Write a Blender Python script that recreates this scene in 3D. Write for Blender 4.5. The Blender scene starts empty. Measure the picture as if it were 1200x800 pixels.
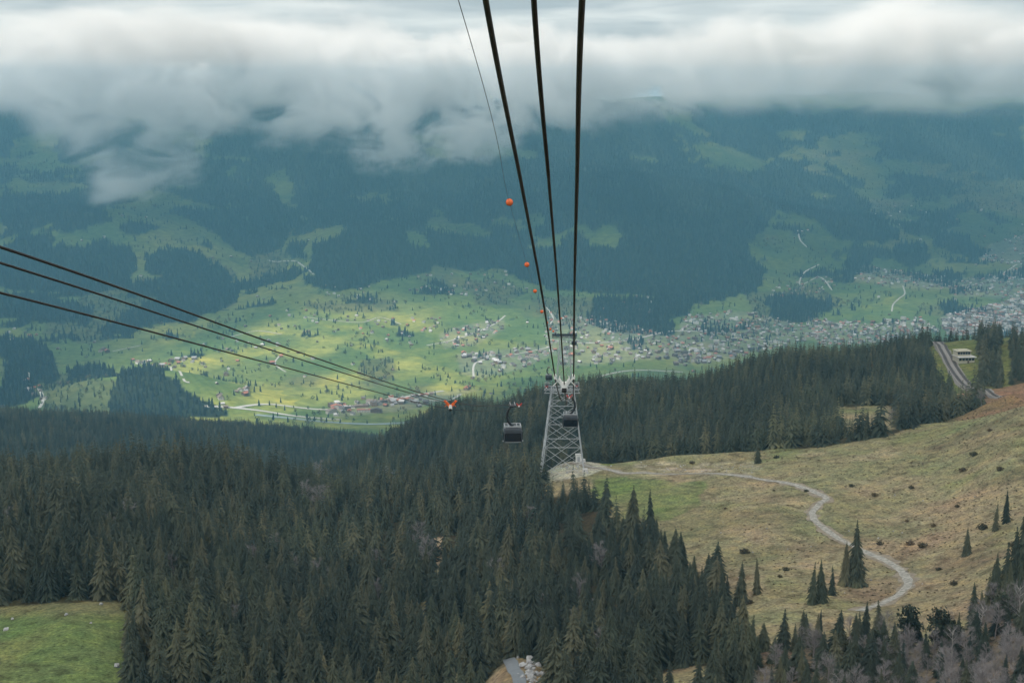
import bpy, math, random
import numpy as np
from mathutils import Vector, Matrix

# ============================================================ camera, world, sun, exposure
R = math.radians
scene = bpy.context.scene
COL = scene.collection
F_PX, PITCH = 1667.0, R(10.2)          # focal length and pitch measured on the 1200 px wide photograph
cd = bpy.data.cameras.new('camera')
cam = bpy.data.objects.new('camera', cd)
COL.objects.link(cam)
cd.sensor_width = 36.0
cd.lens = 36.0 * F_PX / 1200.0
cd.clip_start = 0.5
cd.clip_end = 60000
cam.location = (0, 0, 0)
cam.rotation_euler = (R(90) - PITCH, 0, 0)
scene.camera = cam

SUN_EL, SUN_AZ = R(50), R(215)         # azimuth clockwise from +Y: the sun stands behind and to the left
SUN_DIR = Vector((math.sin(SUN_AZ) * math.cos(SUN_EL), math.cos(SUN_AZ) * math.cos(SUN_EL), math.sin(SUN_EL)))
world = bpy.data.worlds.new('World')
scene.world = world
world.use_nodes = True
wt = world.node_tree
for n in list(wt.nodes):
    wt.nodes.remove(n)
wo = wt.nodes.new('ShaderNodeOutputWorld')
bg = wt.nodes.new('ShaderNodeBackground')
sky = wt.nodes.new('ShaderNodeTexSky')
sky.sky_type = 'NISHITA'
sky.sun_disc = False
sky.sun_elevation = SUN_EL
sky.sun_rotation = SUN_AZ
sky.altitude = 1800
bg.inputs['Strength'].default_value = 0.1
tc = wt.nodes.new('ShaderNodeTexCoord')
mp = wt.nodes.new('ShaderNodeMapping')
mp.inputs['Scale'].default_value = (3.0, 3.0, 24.0)
nz = wt.nodes.new('ShaderNodeTexNoise')
nz.inputs['Scale'].default_value = 2.6
nz.inputs['Detail'].default_value = 6
nz.inputs['Roughness'].default_value = 0.52
nz.inputs['Distortion'].default_value = 0.4
cr = wt.nodes.new('ShaderNodeValToRGB')
cr.color_ramp.elements[0].position = 0.36
cr.color_ramp.elements[0].color = (3.9, 4.65, 4.95, 1)
cr.color_ramp.elements[1].position = 0.66
cr.color_ramp.elements[1].color = (6.9, 7.4, 7.3, 1)
mx = wt.nodes.new('ShaderNodeMix')
mx.data_type = 'RGBA'
mx.inputs[0].default_value = 0.93      # overcast: almost all of the Nishita sky is behind cloud
L = wt.links.new
L(tc.outputs['Generated'], mp.inputs['Vector'])
L(mp.outputs[0], nz.inputs['Vector'])
L(nz.outputs['Fac'], cr.inputs[0])
L(sky.outputs[0], mx.inputs[6])
L(cr.outputs[0], mx.inputs[7])
sxw = wt.nodes.new('ShaderNodeSeparateXYZ'); L(tc.outputs['Generated'], sxw.inputs[0])
hz_ = wt.nodes.new('ShaderNodeValToRGB')                 # heavier cloud overhead, brighter towards the horizon
hz_.color_ramp.elements[0].position = 0.06; hz_.color_ramp.elements[0].color = (1, 1, 1, 1)
hz_.color_ramp.elements[1].position = 0.42; hz_.color_ramp.elements[1].color = (.62, .60, .60, 1)
L(sxw.outputs['Z'], hz_.inputs[0])
mh = wt.nodes.new('ShaderNodeMix'); mh.data_type = 'RGBA'; mh.blend_type = 'MULTIPLY'; mh.inputs[0].default_value = 1
L(mx.outputs[2], mh.inputs[6]); L(hz_.outputs[0], mh.inputs[7])
L(mh.outputs[2], bg.inputs['Color'])
L(bg.outputs[0], wo.inputs['Surface'])

sd = bpy.data.lights.new('sun', 'SUN')
sd.energy = 5.0
sd.angle = R(0.6)
sd.color = (1.0, 0.95, 0.86)
sun = bpy.data.objects.new('sun', sd)
sun.rotation_euler = (-SUN_DIR).to_track_quat('-Z', 'Y').to_euler()
sun.location = SUN_DIR * 4000
COL.objects.link(sun)

vs = scene.view_settings
vs.view_transform = 'Standard'
vs.look = 'None'
vs.gamma = 1
vs.use_curve_mapping = False
vs.exposure = 0.2
cy = scene.cycles
cy.use_denoising = True
cy.max_bounces = 5
cy.diffuse_bounces = 2
cy.glossy_bounces = 2
cy.volume_bounces = 3
cy.transparent_max_bounces = 8
cy.volume_step_rate = 1.0
cy.volume_max_steps = 128
cy.use_adaptive_sampling = True
cy.adaptive_threshold = 0.02
scene.render.use_persistent_data = False

# ============================================================ small helpers
SEED = 7
rng = np.random.default_rng(SEED)
random.seed(SEED)
CP, SP = math.cos(PITCH), math.sin(PITCH)

def world_at(u, v, Y):
    """point at forward distance Y seen at photograph pixel (u, v)"""
    dy = CP + (400 - v) / F_PX * SP
    dz = -SP + (400 - v) / F_PX * CP
    t = Y / dy
    return ((u - 600) / F_PX * t, Y, dz * t)

def project(X, Y, Z):
    d = Y * CP - Z * SP
    up = Y * SP + Z * CP
    d = np.maximum(d, 1e-3)
    return 600 + F_PX * X / d, 400 - F_PX * up / d

def _hash(ix, iy, s):
    h = (ix.astype(np.int64) * 374761393 + iy.astype(np.int64) * 668265263 + s * 974634777) & 0xffffffff
    h = ((h ^ (h >> 13)) * 1274126177) & 0xffffffff
    return ((h ^ (h >> 16)) & 0xffff) / 65535.0

def vnoise(x, y, s=0):
    ix, iy = np.floor(x), np.floor(y)
    fx, fy = x - ix, y - iy
    fx, fy = fx * fx * (3 - 2 * fx), fy * fy * (3 - 2 * fy)
    a, b = _hash(ix, iy, s), _hash(ix + 1, iy, s)
    c, d = _hash(ix, iy + 1, s), _hash(ix + 1, iy + 1, s)
    return (a * (1 - fx) + b * fx) * (1 - fy) + (c * (1 - fx) + d * fx) * fy

def fbm(x, y, scale, octs=4, s=0):
    x = np.asarray(x, float) / scale
    y = np.asarray(y, float) / scale
    r, amp, tot = 0, 1.0, 0
    for k in range(octs):
        r = r + amp * (vnoise(x + 17.3 * k, y - 9.1 * k, s + k) - 0.5)
        tot += amp
        amp *= 0.5
        x, y = x * 2.03, y * 2.03
    return r / tot * 2          # about -1 .. 1

def in_poly(u, v, poly):
    u = np.asarray(u, float); v = np.asarray(v, float)
    ins = np.zeros(u.shape, bool)
    n = len(poly)
    for i in range(n):
        x1, y1 = poly[i]
        x2, y2 = poly[(i + 1) % n]
        c = (y1 > v) != (y2 > v)
        with np.errstate(divide='ignore', invalid='ignore'):
            xi = (x2 - x1) * (v - y1) / (y2 - y1 + 1e-12) + x1
        ins ^= c & (u < xi)
    return ins

def sstep(x, a, b):
    t = np.clip((x - a) / (b - a), 0, 1)
    return t * t * (3 - 2 * t)

# ============================================================ terrain heights
CPTS = []
def colpts(u, lst):
    for Y, v in lst:
        CPTS.append(world_at(u, v, Y))
colpts(-150, [(290, 790), (350, 715), (420, 650), (500, 600), (600, 560), (660, 545), (800, 595), (1000, 585), (1400, 555), (2000, 486)])
colpts(0, [(290, 800), (350, 714), (420, 655), (500, 603), (600, 570), (650, 562), (800, 605), (1000, 592), (1400, 560), (2000, 487)])
colpts(150, [(290, 805), (350, 712), (420, 668), (500, 605), (620, 557), (800, 605), (1000, 592), (1400, 563), (2000, 494)])
colpts(270, [(290, 840), (350, 770), (450, 680), (550, 605), (640, 552), (800, 605), (1000, 592), (1400, 566), (2000, 501)])
colpts(400, [(290, 860), (350, 800), (450, 705), (550, 635), (640, 592), (800, 606), (1000, 592), (1400, 570), (2000, 513)])
colpts(470, [(290, 860), (350, 800), (450, 705), (550, 632), (650, 583), (800, 600), (1000, 585), (1400, 560), (2000, 524)])
colpts(540, [(290, 850), (350, 785), (450, 700), (550, 624), (640, 572), (800, 575), (1000, 535), (1250, 484), (1600, 540)])
colpts(600, [(285, 800), (310, 772), (350, 765), (450, 695), (550, 615), (620, 570), (700, 565), (800, 555), (950, 482), (1300, 540)])
colpts(655, [(290, 815), (350, 765), (450, 685), (550, 590), (590, 556), (610, 550), (700, 560), (950, 470), (1200, 500)])
colpts(700, [(290, 825), (350, 765), (450, 665), (550, 580), (600, 545), (650, 545), (800, 520), (950, 466), (1200, 500)])
colpts(800, [(290, 815), (350, 755), (420, 685), (500, 612), (560, 561), (600, 543), (650, 533), (700, 528), (850, 490), (960, 460)])
colpts(900, [(290, 800), (340, 742), (400, 682), (480, 612), (540, 564), (600, 534), (630, 523), (700, 508), (800, 474), (960, 428)])
colpts(1000, [(290, 800), (340, 738), (390, 690), (440, 642), (520, 568), (600, 516), (660, 500), (750, 478), (850, 447), (990, 420)])
colpts(1100, [(290, 800), (340, 735), (400, 665), (480, 592), (560, 524), (600, 499), (640, 494), (720, 480), (800, 461), (880, 434), (990, 401)])
colpts(1200, [(270, 805), (320, 735), (380, 655), (450, 582), (520, 512), (565, 476), (610, 478), (700, 466), (800, 448), (880, 425), (990, 394)])
colpts(1350, [(270, 800), (320, 730), (380, 650), (450, 575), (520, 505), (600, 455), (700, 440), (850, 415), (990, 385)])
# behind the crest the ground falls away to the valley
for u in (-150, 0, 150, 300, 450):
    colpts(u, [(2250, 520), (2650, 540)])
for u in (600, 655, 700):
    colpts(u, [(1500, 560), (2000, 560), (2600, 535)])
for u in (800, 900, 1000):
    colpts(u, [(1150, 480), (1400, 540), (2000, 560), (2600, 535)])
for u in (1100, 1200, 1350):
    colpts(u, [(1060, 407), (1250, 470), (1500, 530), (2000, 555), (2600, 535)])
# valley floor and the slope beyond
for u in (-150, 0, 150, 300, 450):
    colpts(u, [(3150, 497), (3600, 458), (4000, 420), (4500, 372), (5200, 308), (6000, 243), (6900, 180), (7700, 128), (9000, 112)])
for u in (600, 750):
    colpts(u, [(3150, 500), (3600, 460), (4000, 424), (4600, 371), (5300, 308), (6100, 240), (7000, 178), (7700, 132), (9000, 118)])
for u in (900, 1050, 1200, 1350):
    colpts(u, [(3150, 500), (3700, 455), (4200, 412), (4800, 372), (5600, 318), (6400, 262), (7200, 205), (7900, 150), (8600, 122), (9300, 116)])
# near the camera
for xx, z1, z2, z3 in ((-250, -112, -105, -95), (-90, -114, -105, -95), (0, -118, -106, -96), (90, -112, -104, -94), (260, -100, -92, -84)):
    CPTS += [(xx * .8, 170, z1), (xx * .6, 40, z2), (xx * .5, -150, z3)]
CP_ = np.array(CPTS)

def _feat(X, Y):
    return 3.2 * X / (Y + 150.0 + 200.0 * np.exp(-np.maximum(Y + 150, 0) / 150.0)), 2.0 * np.log(np.maximum(Y, -240) + 300.0)

def _kern(d2):
    return 0.5 * d2 * np.log(d2 + 1e-12)
_ca, _cl = _feat(CP_[:, 0], CP_[:, 1])
_w = CP_[:, 2] / (CP_[:, 1] + 300.0)
_n = len(_w)
_K = _kern((_ca[:, None] - _ca[None]) ** 2 + (_cl[:, None] - _cl[None]) ** 2) + np.eye(_n) * 2e-4
_P = np.stack([np.ones(_n), _ca, _cl], 1)
_A = np.zeros((_n + 3, _n + 3))
_A[:_n, :_n], _A[:_n, _n:], _A[_n:, :_n] = _K, _P, _P.T
_sol = np.linalg.solve(_A, np.concatenate([_w, np.zeros(3)]))
TA, TL = 360, 900
_ta = np.linspace(-2.6, 2.6, TA)
_tl = np.linspace(2.0 * math.log(60), 2.0 * math.log(10400), TL)
_tab = np.zeros((TL, TA))
for i0 in range(0, TL, 50):
    ll, aa = np.meshgrid(_tl[i0:i0 + 50], _ta, indexing='ij')
    d2 = (aa[..., None] - _ca) ** 2 + (ll[..., None] - _cl) ** 2
    _tab[i0:i0 + 50] = _kern(d2) @ _sol[:_n] + _sol[_n] + _sol[_n + 1] * aa + _sol[_n + 2] * ll

# hills and hollows beyond the valley: (u, v, Y, height, radius across, radius along)
BUMPS = []
for u, v, Y, h, rx, ry in ((195, 455, 3450, 75, 190, 170), (95, 455, 3500, 25, 120, 120), (880, 230, 6300, 110, 420, 420),
                           (700, 250, 6000, 90, 500, 500), (1010, 262, 6100, 60, 260, 260), (430, 290, 5500, 70, 350, 300),
                           (120, 290, 5600, 90, 380, 350), (300, 300, 5300, -60, 160, 500), (620, 320, 5200, -35, 200, 400)):
    p = world_at(u, v, Y)
    BUMPS.append((p[0], p[1], h, rx, ry))
for u, Y, h, rx, ry in ((790, 612, 3.0, 16, 8), (850, 612, 2.6, 18, 8), (668, 612, 2.5, 14, 7), (1180, 655, 6.0, 16, 14)):
    BUMPS.append((world_at(u, 540, Y)[0], Y, h, rx, ry))

def H(X, Y, fine=True):
    X = np.asarray(X, float); Y = np.asarray(Y, float)
    a, l = _feat(X, Y)
    fa = np.clip((a + 2.6) / 5.2 * (TA - 1), 0, TA - 1.001)
    fl = np.clip((l - _tl[0]) / (_tl[-1] - _tl[0]) * (TL - 1), 0, TL - 1.001)
    ia, il = fa.astype(int), fl.astype(int)
    da, dl = fa - ia, fl - il
    w = ((_tab[il, ia] * (1 - da) + _tab[il, ia + 1] * da) * (1 - dl)
         + (_tab[il + 1, ia] * (1 - da) + _tab[il + 1, ia + 1] * da) * dl)
    z = w * (np.maximum(Y, -240) + 300.0)
    for bx, by, h, rx, ry in BUMPS:
        q = ((X - bx) / rx) ** 2 + ((Y - by) / ry) ** 2
        z = z + np.where(q < 9, h * np.exp(-q), 0)
    if fine:
        wm = sstep(-X, -10, 60) * sstep(Y, 360, 430) * (1 - sstep(Y, 590, 640))
        z = z + wm * 7.5 * fbm(X, Y, 95, 3, 171)
        far = sstep(Y, 1500, 3200)
        up = sstep(Y, 3900, 6000)
        z = z + (1 - far) * (2.2 * fbm(X, Y, 70, 3, 3) + 1.1 * fbm(X, Y, 17, 4, 5) - .9 * np.abs(fbm(X, Y, 34, 3, 7)))
        z = z + far * (4 + 34 * up) * fbm(X, Y, 620, 5, 11) - up * 26 * np.abs(fbm(X + .35 * Y, Y * .4, 420, 4, 23))
    return z

def ground_hit(u, v, Y0=200.0, Y1=9000.0):
    """where the ray through pixel (u, v) first meets the ground beyond Y0"""
    Ys = np.exp(np.linspace(math.log(Y0), math.log(Y1), 1500))
    dy = CP + (400 - v) / F_PX * SP
    X = (u - 600) / F_PX * Ys / dy
    Z = (-SP + (400 - v) / F_PX * CP) * Ys / dy
    g = H(X, Ys)
    k = np.nonzero(Z <= g)[0]
    if len(k) == 0:
        return None
    k = max(int(k[0]), 1)
    d0, d1 = Z[k - 1] - g[k - 1], Z[k] - g[k]
    t = d0 / (d0 - d1) if d0 != d1 else 0
    Y = Ys[k - 1] + (Ys[k] - Ys[k - 1]) * t
    X = (u - 600) / F_PX * Y / dy
    return float(X), float(Y), float(H(X, Y))

# ============================================================ materials
def new_mat(name):
    m = bpy.data.materials.new(name)
    m.use_nodes = True
    nt = m.node_tree
    for n in list(nt.nodes):
        nt.nodes.remove(n)
    o = nt.nodes.new('ShaderNodeOutputMaterial')
    b = nt.nodes.new('ShaderNodeBsdfPrincipled')
    b.inputs['Roughness'].default_value = 0.85
    nt.links.new(b.outputs[0], o.inputs['Surface'])
    return m, nt, b, o

def ramp(nt, stops, fac=None):
    r = nt.nodes.new('ShaderNodeValToRGB')
    e = r.color_ramp.elements
    while len(e) < len(stops):
        e.new(0.5)
    for k, (p, c) in enumerate(stops):
        e[k].position = p
        e[k].color = (*c, 1) if len(c) == 3 else c
    if fac is not None:
        nt.links.new(fac, r.inputs[0])
    return r

def noise(nt, scale, detail=4, rough=.55, coord='Object', scl=None):
    t = nt.nodes.new('ShaderNodeTexCoord')
    n = nt.nodes.new('ShaderNodeTexNoise')
    n.inputs['Scale'].default_value = scale
    n.inputs['Detail'].default_value = detail
    n.inputs['Roughness'].default_value = rough
    if scl:
        m = nt.nodes.new('ShaderNodeMapping')
        m.inputs['Scale'].default_value = scl
        nt.links.new(t.outputs[coord], m.inputs[0])
        nt.links.new(m.outputs[0], n.inputs['Vector'])
    else:
        nt.links.new(t.outputs[coord], n.inputs['Vector'])
    return n

def mixc(nt, a, b, f, mode='MIX'):
    m = nt.nodes.new('ShaderNodeMix')
    m.data_type = 'RGBA'
    m.blend_type = mode
    for s, i in ((f, 0), (a, 6), (b, 7)):
        if isinstance(s, (int, float)):
            m.inputs[i].default_value = s
        elif isinstance(s, tuple):
            m.inputs[i].default_value = (*s, 1)
        else:
            nt.links.new(s, m.inputs[i])
    return m.outputs[2]

def simple(name, col, rough=.7, metal=0.0, nscale=3.0, var=.18, rnd=0.0):
    m, nt, b, o = new_mat(name)
    n = noise(nt, nscale)
    lo = tuple(c * (1 - var) for c in col)
    hi = tuple(min(1, c * (1 + var)) for c in col)
    r = ramp(nt, [(.3, lo), (.7, hi)], n.outputs['Fac'])
    out = r.outputs[0]
    if rnd:
        oi = nt.nodes.new('ShaderNodeObjectInfo')
        rr = ramp(nt, [(0, (1 - rnd,) * 3), (1, (1 + rnd,) * 3)], oi.outputs['Random'])
        out = mixc(nt, out, rr.outputs[0], 1.0, 'MULTIPLY')
    nt.links.new(out, b.inputs['Base Color'])
    b.inputs['Roughness'].default_value = rough
    b.inputs['Metallic'].default_value = metal
    return m

def ground_mat(name, near):
    m, nt, b, o = new_mat(name)
    at = nt.nodes.new('ShaderNodeAttribute')
    at.attribute_name = 'col'
    c = at.outputs['Color']
    if near:
        n1 = noise(nt, 1.1, 6, .72)
        n2 = noise(nt, .2, 6, .68)
        n3 = noise(nt, .035, 4, .6)
        r1 = ramp(nt, [(.34, (.30, .28, .26)), (.44, (.82, .80, .76)), (.56, (1.12, 1.1, 1.05)), (.68, (1.75, 1.72, 1.65))], n1.outputs['Fac'])
        r2 = ramp(nt, [(.34, (.52, .46, .40)), (.48, (1, 1, 1)), (.62, (1.35, 1.28, 1.1))], n2.outputs['Fac'])
        r3 = ramp(nt, [(.35, (.85, .98, .8)), (.65, (1.12, 1.0, .95))], n3.outputs['Fac'])
        for r in (r1, r2, r3):
            c = mixc(nt, c, r.outputs[0], 1.0, 'MULTIPLY')
        bp = nt.nodes.new('ShaderNodeBump')
        bp.inputs['Strength'].default_value = .6
        bp.inputs['Distance'].default_value = .5
        nt.links.new(n1.outputs['Fac'], bp.inputs['Height'])
        nt.links.new(bp.outputs[0], b.inputs['Normal'])
    else:
        n1 = noise(nt, .045, 5, .65)
        r1 = ramp(nt, [(.32, (.62, .64, .6)), (.5, (1, 1, 1)), (.7, (1.35, 1.3, 1.2))], n1.outputs['Fac'])
        vt = nt.nodes.new('ShaderNodeTexVoronoi')
        vt.inputs['Scale'].default_value = .009
        tcn = nt.nodes.new('ShaderNodeTexCoord')
        nw = noise(nt, .006, 3)
        add = nt.nodes.new('ShaderNodeVectorMath'); add.operation = 'MULTIPLY_ADD'
        nt.links.new(nw.outputs['Color'], add.inputs[0])
        add.inputs[1].default_value = (120, 120, 0)
        nt.links.new(tcn.outputs['Object'], add.inputs[2])
        nt.links.new(add.outputs[0], vt.inputs['Vector'])
        sp = nt.nodes.new('ShaderNodeSeparateColor')
        nt.links.new(vt.outputs['Color'], sp.inputs[0])
        r2 = ramp(nt, [(0, (.8, .86, .82)), (.5, (1.0, 1.0, .9)), (1, (1.3, 1.16, .9))], sp.outputs[0])
        for r in (r1, r2):
            c = mixc(nt, c, r.outputs[0], 1.0, 'MULTIPLY')
    nt.links.new(c, b.inputs['Base Color'])
    b.inputs['Roughness'].default_value = .95
    b.inputs['Specular IOR Level'].default_value = .15
    return m

def crown_mat(name, c0, c1, c2, nsc=.9):
    m, nt, b, o = new_mat(name)
    oi = nt.nodes.new('ShaderNodeObjectInfo')
    r = ramp(nt, [(0, c0), (.55, c1), (.9, c2), (1, tuple(x * k for x, k in zip(c2, (1.25, 1.15, 1.1))))], oi.outputs['Random'])
    n = noise(nt, nsc, 3, .6)
    r2 = ramp(nt, [(.32, (.38, .42, .42)), (.52, (1, 1, 1)), (.68, (1.9, 1.8, 1.5))], n.outputs['Fac'])
    vm = nt.nodes.new('ShaderNodeVectorMath'); vm.operation = 'SCALE'; vm.inputs['Scale'].default_value = 1 / 55.0
    nt.links.new(oi.outputs['Location'], vm.inputs[0])
    n5 = nt.nodes.new('ShaderNodeTexNoise'); n5.inputs['Scale'].default_value = 1.0; n5.inputs['Detail'].default_value = 3
    nt.links.new(vm.outputs[0], n5.inputs['Vector'])
    r5 = ramp(nt, [(.34, (.62, .70, .74)), (.5, (1, 1, 1)), (.66, (1.32, 1.32, 1.2))], n5.outputs['Fac'])     # stands of different age and kind
    cc = mixc(nt, r.outputs[0], r2.outputs[0], 1.0, 'MULTIPLY')
    nt.links.new(mixc(nt, cc, r5.outputs[0], 1.0, 'MULTIPLY'), b.inputs['Base Color'])
    b.inputs['Roughness'].default_value = .8
    b.inputs['Specular IOR Level'].default_value = .2
    return m

M_HILL = ground_mat('grassy_hillside', True)
M_FAR = ground_mat('far_slope', False)
M_SPRUCE = crown_mat('spruce_needles', (.034, .044, .034), (.052, .062, .042), (.088, .090, .056))
M_FARSPR = crown_mat('far_spruce_needles', (.010, .020, .022), (.014, .025, .022), (.022, .032, .022), .1)
M_LEAFY = crown_mat('spring_leaves', (.05, .075, .03), (.09, .10, .04), (.12, .10, .07), .3)
M_PINE = crown_mat('pine_needles', (.045, .055, .036), (.06, .068, .04), (.08, .08, .045))
M_SHRUB = crown_mat('shrub_leaves', (.045, .045, .028), (.075, .062, .04), (.12, .085, .055), 2.0)
M_DRY = crown_mat('dry_tufts', (.08, .065, .045), (.13, .10, .07), (.21, .17, .115), 2.0)
M_BARK = simple('spruce_bark', (.10, .08, .065), .95, nscale=2)
M_TWIG = simple('bare_twigs', (.215, .195, .195), .9, nscale=1, rnd=.25)
M_BIRCH = simple('grey_bark', (.20, .175, .17), .9, nscale=1)
M_PALE = simple('pale_bark', (.5, .46, .43), .9, nscale=1)
M_ROCK = simple('grey_rock', (.36, .36, .36), .9, nscale=.8, var=.35, rnd=.2)
M_GRAVEL = simple('path_gravel', (.29, .275, .24), .95, nscale=.9, var=.45)
M_VERGE = simple('worn_soil_and_dry_grass', (.225, .185, .135), .95, nscale=.6, var=.35)
M_ASPHALT = simple('road_asphalt', (.16, .175, .19), .9, nscale=.4, var=.12)
M_BALLAST = simple('railway_ballast', (.22, .20, .185), .95, nscale=2.0, var=.3)
M_RAIL = simple('rail_steel', (.10, .085, .08), .5, .6)
M_SLEEPER = simple('sleeper_wood', (.06, .05, .045), .9)
M_FARROAD = simple('valley_road_surface', (.42, .41, .38), .9, nscale=.02, var=.1)
M_RIVER = simple('river_water', (.30, .36, .36), .25, nscale=.05, var=.1)
M_STEEL = simple('galvanised_steel', (.42, .44, .46), .45, .35, 1.5, .12)
M_ROPE = simple('steel_rope', (.016, .013, .013), .55, .3, 20, .3)
M_THIN = simple('thin_steel_line', (.05, .05, .055), .6, .2)
M_ORANGE = simple('orange_plastic', (.74, .13, .025), .45, nscale=4, var=.12)
M_WHITE = simple('white_paint', (.72, .72, .70), .5, nscale=3, var=.1)
M_RED = simple('red_paint', (.62, .05, .04), .5, nscale=3, var=.1)
M_BLACK = simple('black_rubber', (.015, .015, .016), .6)
M_DARKMET = simple('dark_hanger_steel', (.02, .022, .026), .45, .3)
M_CABIN = simple('cabin_grey_shell', (.045, .052, .062), .35, .2, 1.5, .08)
M_GLASS = simple('dark_tinted_glass', (.008, .012, .018), .12, 0, 1, .1)
M_RACK = simple('cabin_roof_frame', (.42, .44, .46), .5, .3)
M_CONC = simple('concrete', (.50, .49, .47), .9, nscale=1.2, var=.12)
M_PLASTER = simple('pale_plaster', (.44, .41, .32), .85, nscale=.8, var=.08)
M_WINDOW = simple('window_glass', (.03, .04, .05), .15)
M_WOOD = simple('weathered_wood', (.12, .085, .06), .85, nscale=2)
M_BROOF = simple('brown_shingle_roof', (.16, .12, .10), .9, nscale=1.0, var=.2)
M_EARTH = simple('bare_orange_earth', (.30, .19, .12), .95, nscale=.5, var=.3)

def roof_rand(name, stops):
    m, nt, b, o = new_mat(name)
    oi = nt.nodes.new('ShaderNodeObjectInfo')
    r = ramp(nt, stops, oi.outputs['Random'])
    r.color_ramp.interpolation = 'CONSTANT'
    nt.links.new(r.outputs[0], b.inputs['Base Color'])
    b.inputs['Roughness'].default_value = .7
    return m
M_HROOF = roof_rand('house_roof', [(0, (.13, .115, .11)), (.26, (.24, .21, .20)), (.5, (.36, .34, .33)), (.66, (.34, .13, .08)), (.80, (.55, .53, .52)), (.92, (.50, .20, .10))])
M_HWALL = roof_rand('house_wall', [(0, (.10, .065, .045)), (.35, (.42, .39, .35)), (.55, (.18, .12, .08)), (.82, (.60, .58, .54))])

# ============================================================ object helpers
class MB:
    """collects geometry, then links it as ONE mesh object"""
    def __init__(s):
        s.v, s.f, s.m = [], [], []
    def add(s, verts, faces, mi=0):
        o = len(s.v)
        s.v.extend([tuple(p) for p in verts])
        s.f.extend([tuple(i + o for i in f) for f in faces])
        s.m.extend([mi] * len(faces))
    def box(s, c, d, rz=0.0, mi=0, taper=1.0, rx=0.0):
        M = Matrix.Rotation(rz, 3, 'Z') @ Matrix.Rotation(rx, 3, 'X')
        P = []
        for k in (-1, 1):
            t = taper if k > 0 else 1.0
            for i, j in ((-1, -1), (1, -1), (1, 1), (-1, 1)):
                P.append(Vector(c) + M @ Vector((i * d[0] / 2 * t, j * d[1] / 2 * t, k * d[2] / 2)))
        s.add(P, [(3, 2, 1, 0), (4, 5, 6, 7), (0, 1, 5, 4), (1, 2, 6, 5), (2, 3, 7, 6), (3, 0, 4, 7)], mi)
    def bar(s, a, b, w, mi=0, w2=None, n=4):
        a, b = Vector(a), Vector(b)
        w2 = w if w2 is None else w2
        d = (b - a).normalized()
        x = d.cross(Vector((0, 0, 1)) if abs(d.z) < .95 else Vector((0, 1, 0))).normalized()
        y = d.cross(x)
        P = []
        for p, r in ((a, w / 2), (b, w2 / 2)):
            for k in range(n):
                t = 2 * math.pi * (k + .5) / n
                P.append(p + (x * math.cos(t) + y * math.sin(t)) * r * (1.414 if n == 4 else 1))
        F = [(k, (k + 1) % n, n + (k + 1) % n, n + k) for k in range(n)]
        F += [tuple(reversed(range(n))), tuple(range(n, 2 * n))]
        s.add(P, F, mi)
    def tube(s, pts, r, n=8, mi=0, cap=True):
        pts = [Vector(p) for p in pts]
        rr = r if hasattr(r, '__len__') else [r] * len(pts)
        P = []
        up = None
        for i, p in enumerate(pts):
            d = (pts[min(i + 1, len(pts) - 1)] - pts[max(i - 1, 0)]).normalized()
            if up is None:
                up = d.cross(Vector((0, 0, 1)) if abs(d.z) < .9 else Vector((0, 1, 0))).normalized()
            x = (up - d * up.dot(d)).normalized()
            up = x
            y = d.cross(x)
            for k in range(n):
                t = 2 * math.pi * k / n
                P.append(p + (x * math.cos(t) + y * math.sin(t)) * rr[i])
        F = []
        for i in range(len(pts) - 1):
            for k in range(n):
                F.append((i * n + k, i * n + (k + 1) % n, (i + 1) * n + (k + 1) % n, (i + 1) * n + k))
        if cap:
            F += [tuple(reversed(range(n))), tuple(range((len(pts) - 1) * n, len(pts) * n))]
        s.add(P, F, mi)
    def ball(s, c, r, mi=0, nu=14, nv=9, sc=(1, 1, 1), jit=0.0, rnd=None):
        P, F = [], []
        for j in range(nv + 1):
            th = math.pi * j / nv
            for k in range(nu):
                ph = 2 * math.pi * k / nu
                q = 1.0 if not jit else 1 + jit * (rnd.random() - .5)
                P.append((c[0] + r * q * sc[0] * math.sin(th) * math.cos(ph), c[1] + r * q * sc[1] * math.sin(th) * math.sin(ph), c[2] + r * q * sc[2] * math.cos(th)))
        for j in range(nv):
            for k in range(nu):
                F.append((j * nu + k, (j + 1) * nu + k, (j + 1) * nu + (k + 1) % nu, j * nu + (k + 1) % nu))
        s.add(P, F, mi)
    def mesh(s, name, mats, smooth=False):
        me = bpy.data.meshes.new(name)
        me.from_pydata(s.v, [], s.f)
        for m in (mats if isinstance(mats, (list, tuple)) else [mats]):
            me.materials.append(m)
        me.polygons.foreach_set('material_index', s.m)
        if smooth:
            me.polygons.foreach_set('use_smooth', [True] * len(s.f))
        me.update()
        return me
    def build(s, name, mats, parent=None, smooth=False):
        return link(name, s.mesh(name, mats, smooth), parent)

def link(name, data, parent=None, loc=None):
    o = bpy.data.objects.new(name, data)
    COL.objects.link(o)
    if parent is not None:
        o.parent = parent
    if loc is not None:
        o.location = loc
    return o

def tag(o, label=None, cat=None, group=None, kind=None):
    if label: o['label'] = label
    if cat: o['category'] = cat
    if group: o['group'] = group
    if kind: o['kind'] = kind
    return o

def thing(name, label, cat, loc=(0, 0, 0), rz=0.0, group=None):
    o = link(name, None, None, loc)
    o.rotation_euler = (0, 0, rz)
    return tag(o, label, cat, group)

def copy_tree(o, parent=None):
    c = o.copy()
    COL.objects.link(c)
    c.parent = parent
    for ch in o.children:
        copy_tree(ch, c)
    return c

def setcol(me, arr):
    at = me.color_attributes.new('col', 'FLOAT_COLOR', 'POINT')
    full = np.ones((len(arr), 4), np.float32)
    full[:, :3] = arr
    at.data.foreach_set('color', full.ravel())

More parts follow.
